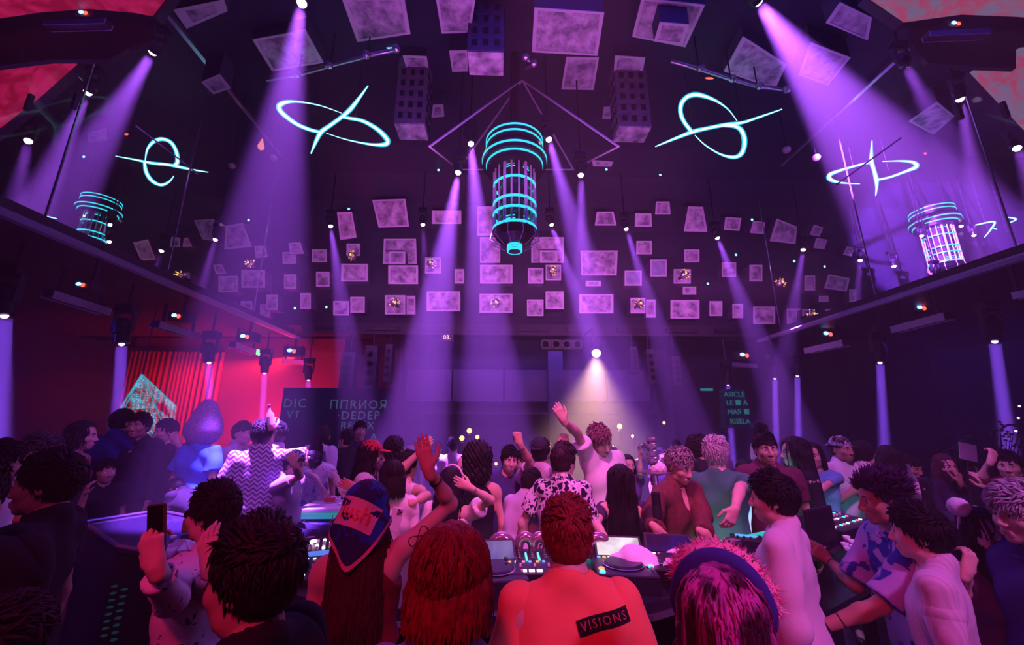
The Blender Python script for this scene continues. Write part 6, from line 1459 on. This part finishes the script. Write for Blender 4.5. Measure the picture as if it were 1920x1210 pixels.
person('dancer in a bright blue tee with huge puffy hair under a beam', 386, 786, 4.9, 12, near=1, skin_='b', hair=('puff', (.34, .26, .46)), topw=('tee', (.03, .22, .95), {'loose': .05, 'wide': .03}))
person('man in a pale polo standing before the red wall', 456, 791, 5.3, 95, near=1, skin_='a', hair=('fade', BLK), topw=('shirt', (.45, .38, .50), {'collar': 1}))
person('man in a knitted zigzag short sleeved shirt seen from behind', 494, 789, 4.3, -28, near=1, skin_='c', hair=('short', BLK), hvol=1.2, topw=('shirt', cloth('zigzag', (.70, .66, .74), (.16, .12, .26), 26), {'collar': cloth('plain', (.10, .08, .16)), 'loose': .03, 'wide': .02}), legs=(.55, .5, .55))
c = person('man in glasses and a white printed shirt raising a pink bottle', 520, 790, 4.7, -95, near=1, skin_='a', hair=('short', BLK), hvol=1.2, topw=('shirt', cloth('print', (.78, .72, .80), (.12, .16, .40), 11), {'loose': .02}), armR=('px', 500, 838, 512, 806, 508, 785), curlR=60, extra=[glasses()])
person('person in a red and white striped shirt bent over, head out of sight', 600, 868, 4.9, 70, near=1, hair=('short', BLK), topw=('tee', cloth('stripe', (.75, .68, .75), (.42, .05, .14), 34), {'loose': .04}), lean=(78, 0), head=(0, -40, 0))
person('man in a grey tee sitting on the velvet bench, hand behind his head', 556, 846, 4.35, 95, near=1, skin_='a', hair=('short', BLK), topw=('tee', (.36, .31, .42)), seat=True, legs=(.02, .02, .05), armR=('px', 562, 893, 552, 872, 545, 858), curlR=30, extra=[glasses()], head=(0, -8, 0))
person('man in spectacles and a pale patterned shirt leaning over the low table', 594, 832, 5.4, 150, near=1, skin_='b', hair=('short', BLK), topw=('shirt', cloth('print', (.72, .68, .76), (.20, .16, .34), 16), {'collar': 1}), lean=(12, 0), armL=('px', 630, 895, 640, 922, 648, 930), armR=('px', 590, 895, 606, 920, 612, 930), extra=[glasses()])
person('man in a white shirt with a dark shoulder strap before the glyph screen', 606, 795, 5.7, 20, near=0, skin_='c', hair=('bob', BLK), topw=('shirt', (.62, .58, .66)))
person('dark clothed figure standing close to the glyph screen', 652, 806, 6.0, -60, near=0, skin_='c', topw=('tee', BLACKT))
person('man in a dark cap before the last letters of the glyph screen', 676, 790, 6.4, 150, near=0, skin_='c', topw=('tee', (.05, .04, .1)))
def mask(c):
    F = Field(); T = c['T']; F.ell(T((0, .035, -.045)), (.074, .075, .085), .02, T.R); F.cap(T((0, -.02, -.09)), T((0, -.03, -.16)), .085, .11, .03); F.cut(T((0, 0, -.005)), T.R @ v3(0, .1, 1)); obj_from('face_covering', F.mesh(.009), cloth('blotch', (.30, .26, .34), (.02, .02, .03), 16), c['t'])
person('dancer in a red baseball cap with a black patterned face covering', 696, 826, 3.75, 82, near=1, skin_='b', hair=('long', BLK), topw=('tee', (.70, .64, .72)), extra=[cap_hat((.62, .05, .09)), mask])
c = person('woman with a black bob in a white top, bare arm stretched sideways', 738, 864, 3.2, -20, sex='f', near=1, skin_='b', hair=('bob', BLK), topw=('shirt', (.80, .74, .80), {'loose': .02}), legs=(.74, .68, .74), armL=('px', 706, 925, 668, 916, 640, 905), curlL=14)
p = at(742, 975, 2.87); t = thing('phone', 'pale phone sticking out of the white back pocket', 'phone', p, (-.1, .18, .15)); MB().box((0, 0, 0), (.072, .010, .145)).build('body', mat('lilac phone', (.62, .5, .66), .3), t, bevel=.004); MB().box((.014, -.006, .048), (.034, .004, .036)).build('camera_bump', mat('phone bump', (.4, .3, .45), .3), t, bevel=.002)
for k in range(3): MB().lathe([(.007, 0), (.007, .003), (.001, .003)], 10, c=(.008 + .014 * (k % 2), -.008, .038 + .01 * k), R=Matrix.Rotation(math.pi / 2, 3, 'X')).build('camera_lens', glassm, t)
person('man in a white tank top pointing high past the raised hand', 764, 846, 3.75, 30, near=1, skin_='a', hair=('short', BLK), topw=('tank', (.74, .70, .76)), armL=('px', 745, 888, 798, 838, 818, 812), armR=('px', 800, 930, 770, 945, 755, 950), curlL=35, extra=[])
person('man with short dark curls behind the pointing arm', 742, 822, 4.4, 30, near=1, skin_='c', hair=('curly', BLK), hvol=.78, topw=('tee', BLACKT))
person('woman with glossy black hair and a white hair band, hand on her head', 846, 876, 3.15, 15, sex='f', near=1, skin_='b', hair=('long', (.014, .010, .022)), topw=('off', (.82, .76, .80), {'loose': .03, 'wide': .03}), armR=('px', 920, 938, 880, 914, 862, 906), curlR=22,
       extra=[lambda c: MB().tube([c['T']((.094 * math.cos(a), .02, .03 + .118 * math.sin(a))) for a in np.linspace(-.1, math.pi + .1, 18)], .010, 6).build('hair_band', mat('white cloth', (.8, .72, .8), .8), c['t'], smooth=True)])
person('woman with both hands raised, fingers in front of the white tank top', 792, 925, 3.3, 20, sex='f', near=1, skin_='b', hair=('bob', BLK), topw=('tee', (.80, .74, .80)), armR=('px', 796, 978, 776, 935, 768, 908), curlR=15) if False else None
person('man in a pale tee far back, beside the golden bar lamps', 850, 819, 6.2, 0, near=0, skin_='c', topw=('tee', (.40, .34, .46)))
person('girl in round glasses peeking out beside the curly hair', 878, 852, 4.6, -160, sex='f', near=1, skin_='b', hair=('bob', BLK), topw=('tee', BLACKT), armR=('px', 862, 895, 862, 875, 866, 862), extra=[glasses()])
person('woman with big black curly hair in a dark tank top, bare shoulder', 895, 838, 3.5, -8, sex='f', near=1, skin_='a', hair=('curly', BLK), hvol=1.0, topw=('tank', BLACKT), extra=[bracelet(1, (.03, .02, .03), .024, .1)])
person('boy in a navy tee facing the camera under the beams', 957, 838, 4.2, 168, near=1, skin_='b', hair=('short', BLK), hvol=1.4, topw=('tee', (.06, .06, .20)), lean=(4, -4))
person('slim figure in black with a hand at the chin behind the boy in navy', 982, 846, 4.4, -120, near=1, skin_='a', hair=('short', BLK), topw=('long', BLACKT), armR=((.1, .5, -.7), (.0, .5, .9)))
person('man in a dark cap and a lilac tee punching the air', 1013, 822, 4.0, 25, near=1, skin_='a', hair=('short', BLK), topw=('tee', (.60, .52, .68), {'loose': .02}), armL=('px', 994, 868, 975, 832, 972, 822), armR=('px', 1040, 870, 1048, 838, 1056, 822), curlL=70, curlR=40, extra=[cap_hat((.03, .03, .05), True)])
person('dancer in a blurred lilac tee bending behind the animal print shirt', 1000, 880, 3.62, 40, near=1, skin_='a', hair=('short', BLK), topw=('tee', (.55, .50, .68), {'loose': .04}), lean=(24, 0))
person('man in a black and white animal print shirt seen from behind', 1056, 832, 3.2, 38, near=1, skin_='b', hair=('short', (.035, .014, .02)), hvol=1.35, topw=('shirt', cloth('blotch', (.74, .68, .76), (.015, .012, .03), 17), {'collar': 1, 'loose': .03, 'wide': .02}), legs=(.55, .52, .7), lean=(6, 0), armL=((-.5, -.1, -.9), (-.1, .3, -.9)))
person('man in a white tee in the warm light with one arm flung up', 1122, 800, 3.75, 150, near=1, skin_='b', hair=('messy', (.35, .17, .20)), hvol=1.1, topw=('tee', WHT, {'loose': .03, 'wide': .02}), head=(10, -32, 20), armR=('px', 1082, 812, 1056, 788, 1042, 758), curlR=28, lean=(-4, 0))
person('woman seen from behind with straight black hair to the waist', 1162, 872, 3.15, 14, sex='f', near=1, skin_='b', hair=('xlong', BLK), hvol=1.2, topw=('off', (.06, .04, .09), {'loose': .02, 'hem': .9}), armL=('px', 1118, 985, 1140, 1015, 1158, 1026), curlL=20)
person('girl with an open mouth beyond the straight black hair', 1176, 853, 5.0, 175, sex='f', near=1, skin_='b', hair=('bob', BLK), topw=('tee', (.1, .06, .2)), armL=((.2, .5, .3), (.0, .2, 1)))
person('man in a maroon velvet jacket with frosted hair gripping the microphone stand', 1276, 842, 3.15, 158, near=1, skin_='a', hair=('messy', (.40, .33, .36)), topw=('long', mat('maroon velvet', (.10, .018, .022), .8, noise=(40, (.16, .03, .03))), {'collar': mat('maroon velvet', (.10, .018, .022), .8), 'vneck': 1.22, 'open': 1, 'loose': .03, 'wide': .015}), head=(0, -16, 0),
       armR=('px', 1222, 965, 1230, 992, 1237, 1000, 0, 0), armL=('px', 1318, 975, 1318, 1000, 1330, 1008), curlR=72, curlL=45)
held('cigarette', 'thin white cigarette in the maroon jacket man\'s fingers', 'cigarette', PEOPLE[-1], -1, lambda t: (MB().tube([(0, 0, 0), (.05, -.01, -.03)], .004, 6).build('paper', paperm, t), MB().tube([(.05, -.01, -.03), (.056, -.012, -.034)], .004, 6).build('tip', glow('ember', (1, .3, .1), 1), t)))
person('man with a dark fringe half hidden between the two pale haired men', 1306, 817, 4.1, 80, near=1, skin_='a', hair=('messy', BLK), topw=('tee', BLACKT))
person('man with swept ash blond hair in a green tee seen from behind', 1338, 821, 3.4, 28, near=1, skin_='b', hair=('messy', (.60, .48, .54)), hvol=1.25, topw=('tee', (.05, .20, .15), {'loose': .03, 'hem': .74}), armR=('px', 1388, 915, 1378, 955, 1372, 970), extra=[glasses(True), lambda c: None])
person('girl with two fluffy white balls on her head, far back', 1340, 822, 5.6, 180, sex='f', near=0, skin_='b', hair=('bob', BLK), topw=('tee', (.2, .1, .2)), extra=[fluffy(.05, .10, .13)])
person('woman in a white frilled top covering her mouth, seated', 1394, 862, 4.4, -170, sex='f', near=1, skin_='b', hair=('long', BLK), topw=('off', (.82, .74, .80), {'loose': .02}), seat=True, armR=('px', 1380, 925, 1392, 900, 1398, 885), armL=('px', 1412, 930, 1404, 902, 1400, 886), legs=(.8, .7, .75), curlR=35, curlL=35)
person('man with a lit red face standing highest at the back', 1424, 794, 6.6, 150, near=0, skin_='b', hair=('fade', BLK), topw=('tee', WHT))
person('smiling man in a maroon tee with short cropped hair', 1430, 811, 3.5, -165, near=1, skin_='c', hair=('fade', BLK), hvol=1.3, topw=('tee', (.10, .022, .05)))
person('woman in profile with long black hair and a glinting hair clip', 1487, 820, 3.8, -80, sex='f', near=1, skin_='b', hair=('xlong', BLK), hvol=1.15, topw=('long', BLACKT))
person('person in a sky blue top and black skirt looking down at folded hands', 1520, 830, 4.2, -135, sex='f', near=1, skin_='a', hair=('bob', BLK), topw=('shirt', (.16, .38, .62), {'loose': .03, 'hem': .92}), armR=('px', 1512, 905, 1530, 918, 1520, 900), armL=('px', 1548, 912, 1534, 925, 1525, 905), curlL=50, curlR=50)
person('man in a white tee with a backward pale cap facing the camera', 1572, 818, 4.35, 175, near=1, skin_='c', hair=('fade', BLK), topw=('tee', (.66, .68, .74), {'loose': .045, 'wide': .03, 'hem': .72}), extra=[cap_hat((.52, .56, .66), True)], armL=('px', 1612, 912, 1584, 932, 1566, 938), curlL=30)
person('person in a white blouse with tied back hair, in profile', 1614, 827, 4.3, 80, sex='f', near=1, skin_='b', hair=('tail', BLK), topw=('tee', (.80, .72, .80)))
person('woman with long black hair from behind, in the dark beyond the spiky hair', 1662, 836, 3.7, 30, sex='f', near=1, hair=('long', BLK), topw=('tee', BLACKT))
person('man in a dark polo looking down at the clear bottle', 1706, 854, 4.2, 178, near=1, skin_='c', hair=('short', BLK), topw=('shirt', (.02, .018, .05), {'collar': 1}), head=(0, -14, 0))
person('woman in dark clothes with a long pale lock of hair over her shoulder', 1766, 852, 4.2, -165, sex='f', near=1, skin_='b', hair=('long', (.10, .03, .05)), topw=('long', (.03, .02, .06)), armR=((.2, .4, -.8), (-.3, .6, .1)))
person('man resting his chin on his hand next to the pale card', 1802, 858, 4.2, 170, near=1, skin_='c', hair=('short', BLK), topw=('tee', (.02, .018, .05)), armL=('px', 1812, 925, 1800, 905, 1797, 892), curlL=40)
person('man in red brown lifting two fingers to smoke near the bouquet', 1885, 846, 3.6, -120, near=1, skin_='b', hair=('short', BLK), topw=('long', (.22, .03, .04), {'sleeve': 1.3}), armR=('px', 1838, 905, 1858, 865, 1866, 838, 0, 0), armL=('px', 1872, 930, 1850, 915, 1840, 900), curlR=35)
# a few silhouettes by the back bar
for px, top, Y, f, lab in ((770, 826, 7.2, 160, 'dim figure by the back bar behind the pointing arm'), (820, 828, 7.4, 20, 'dim figure by the back bar nearest the raised palm'), (1000, 826, 7.0, 180, 'dim figure by the back bar behind the punching man'), (1205, 832, 6.6, 190, 'dim figure beyond the crystal microphone top'), (1240, 838, 6.2, 170, 'dim figure seated under the warm lamp\'s dark side'), (1268, 826, 7.4, 200, 'dim figure at the dark end of the back bar'), (1148, 836, 7.0, 150, 'dim figure in the warm light by the back bar')):
    person(lab, px, top, Y, f, near=0, skin_='c', hair=('short', BLK), topw=('tee', random.choice(((.05, .04, .09), (.10, .08, .14), (.03, .03, .05)))))
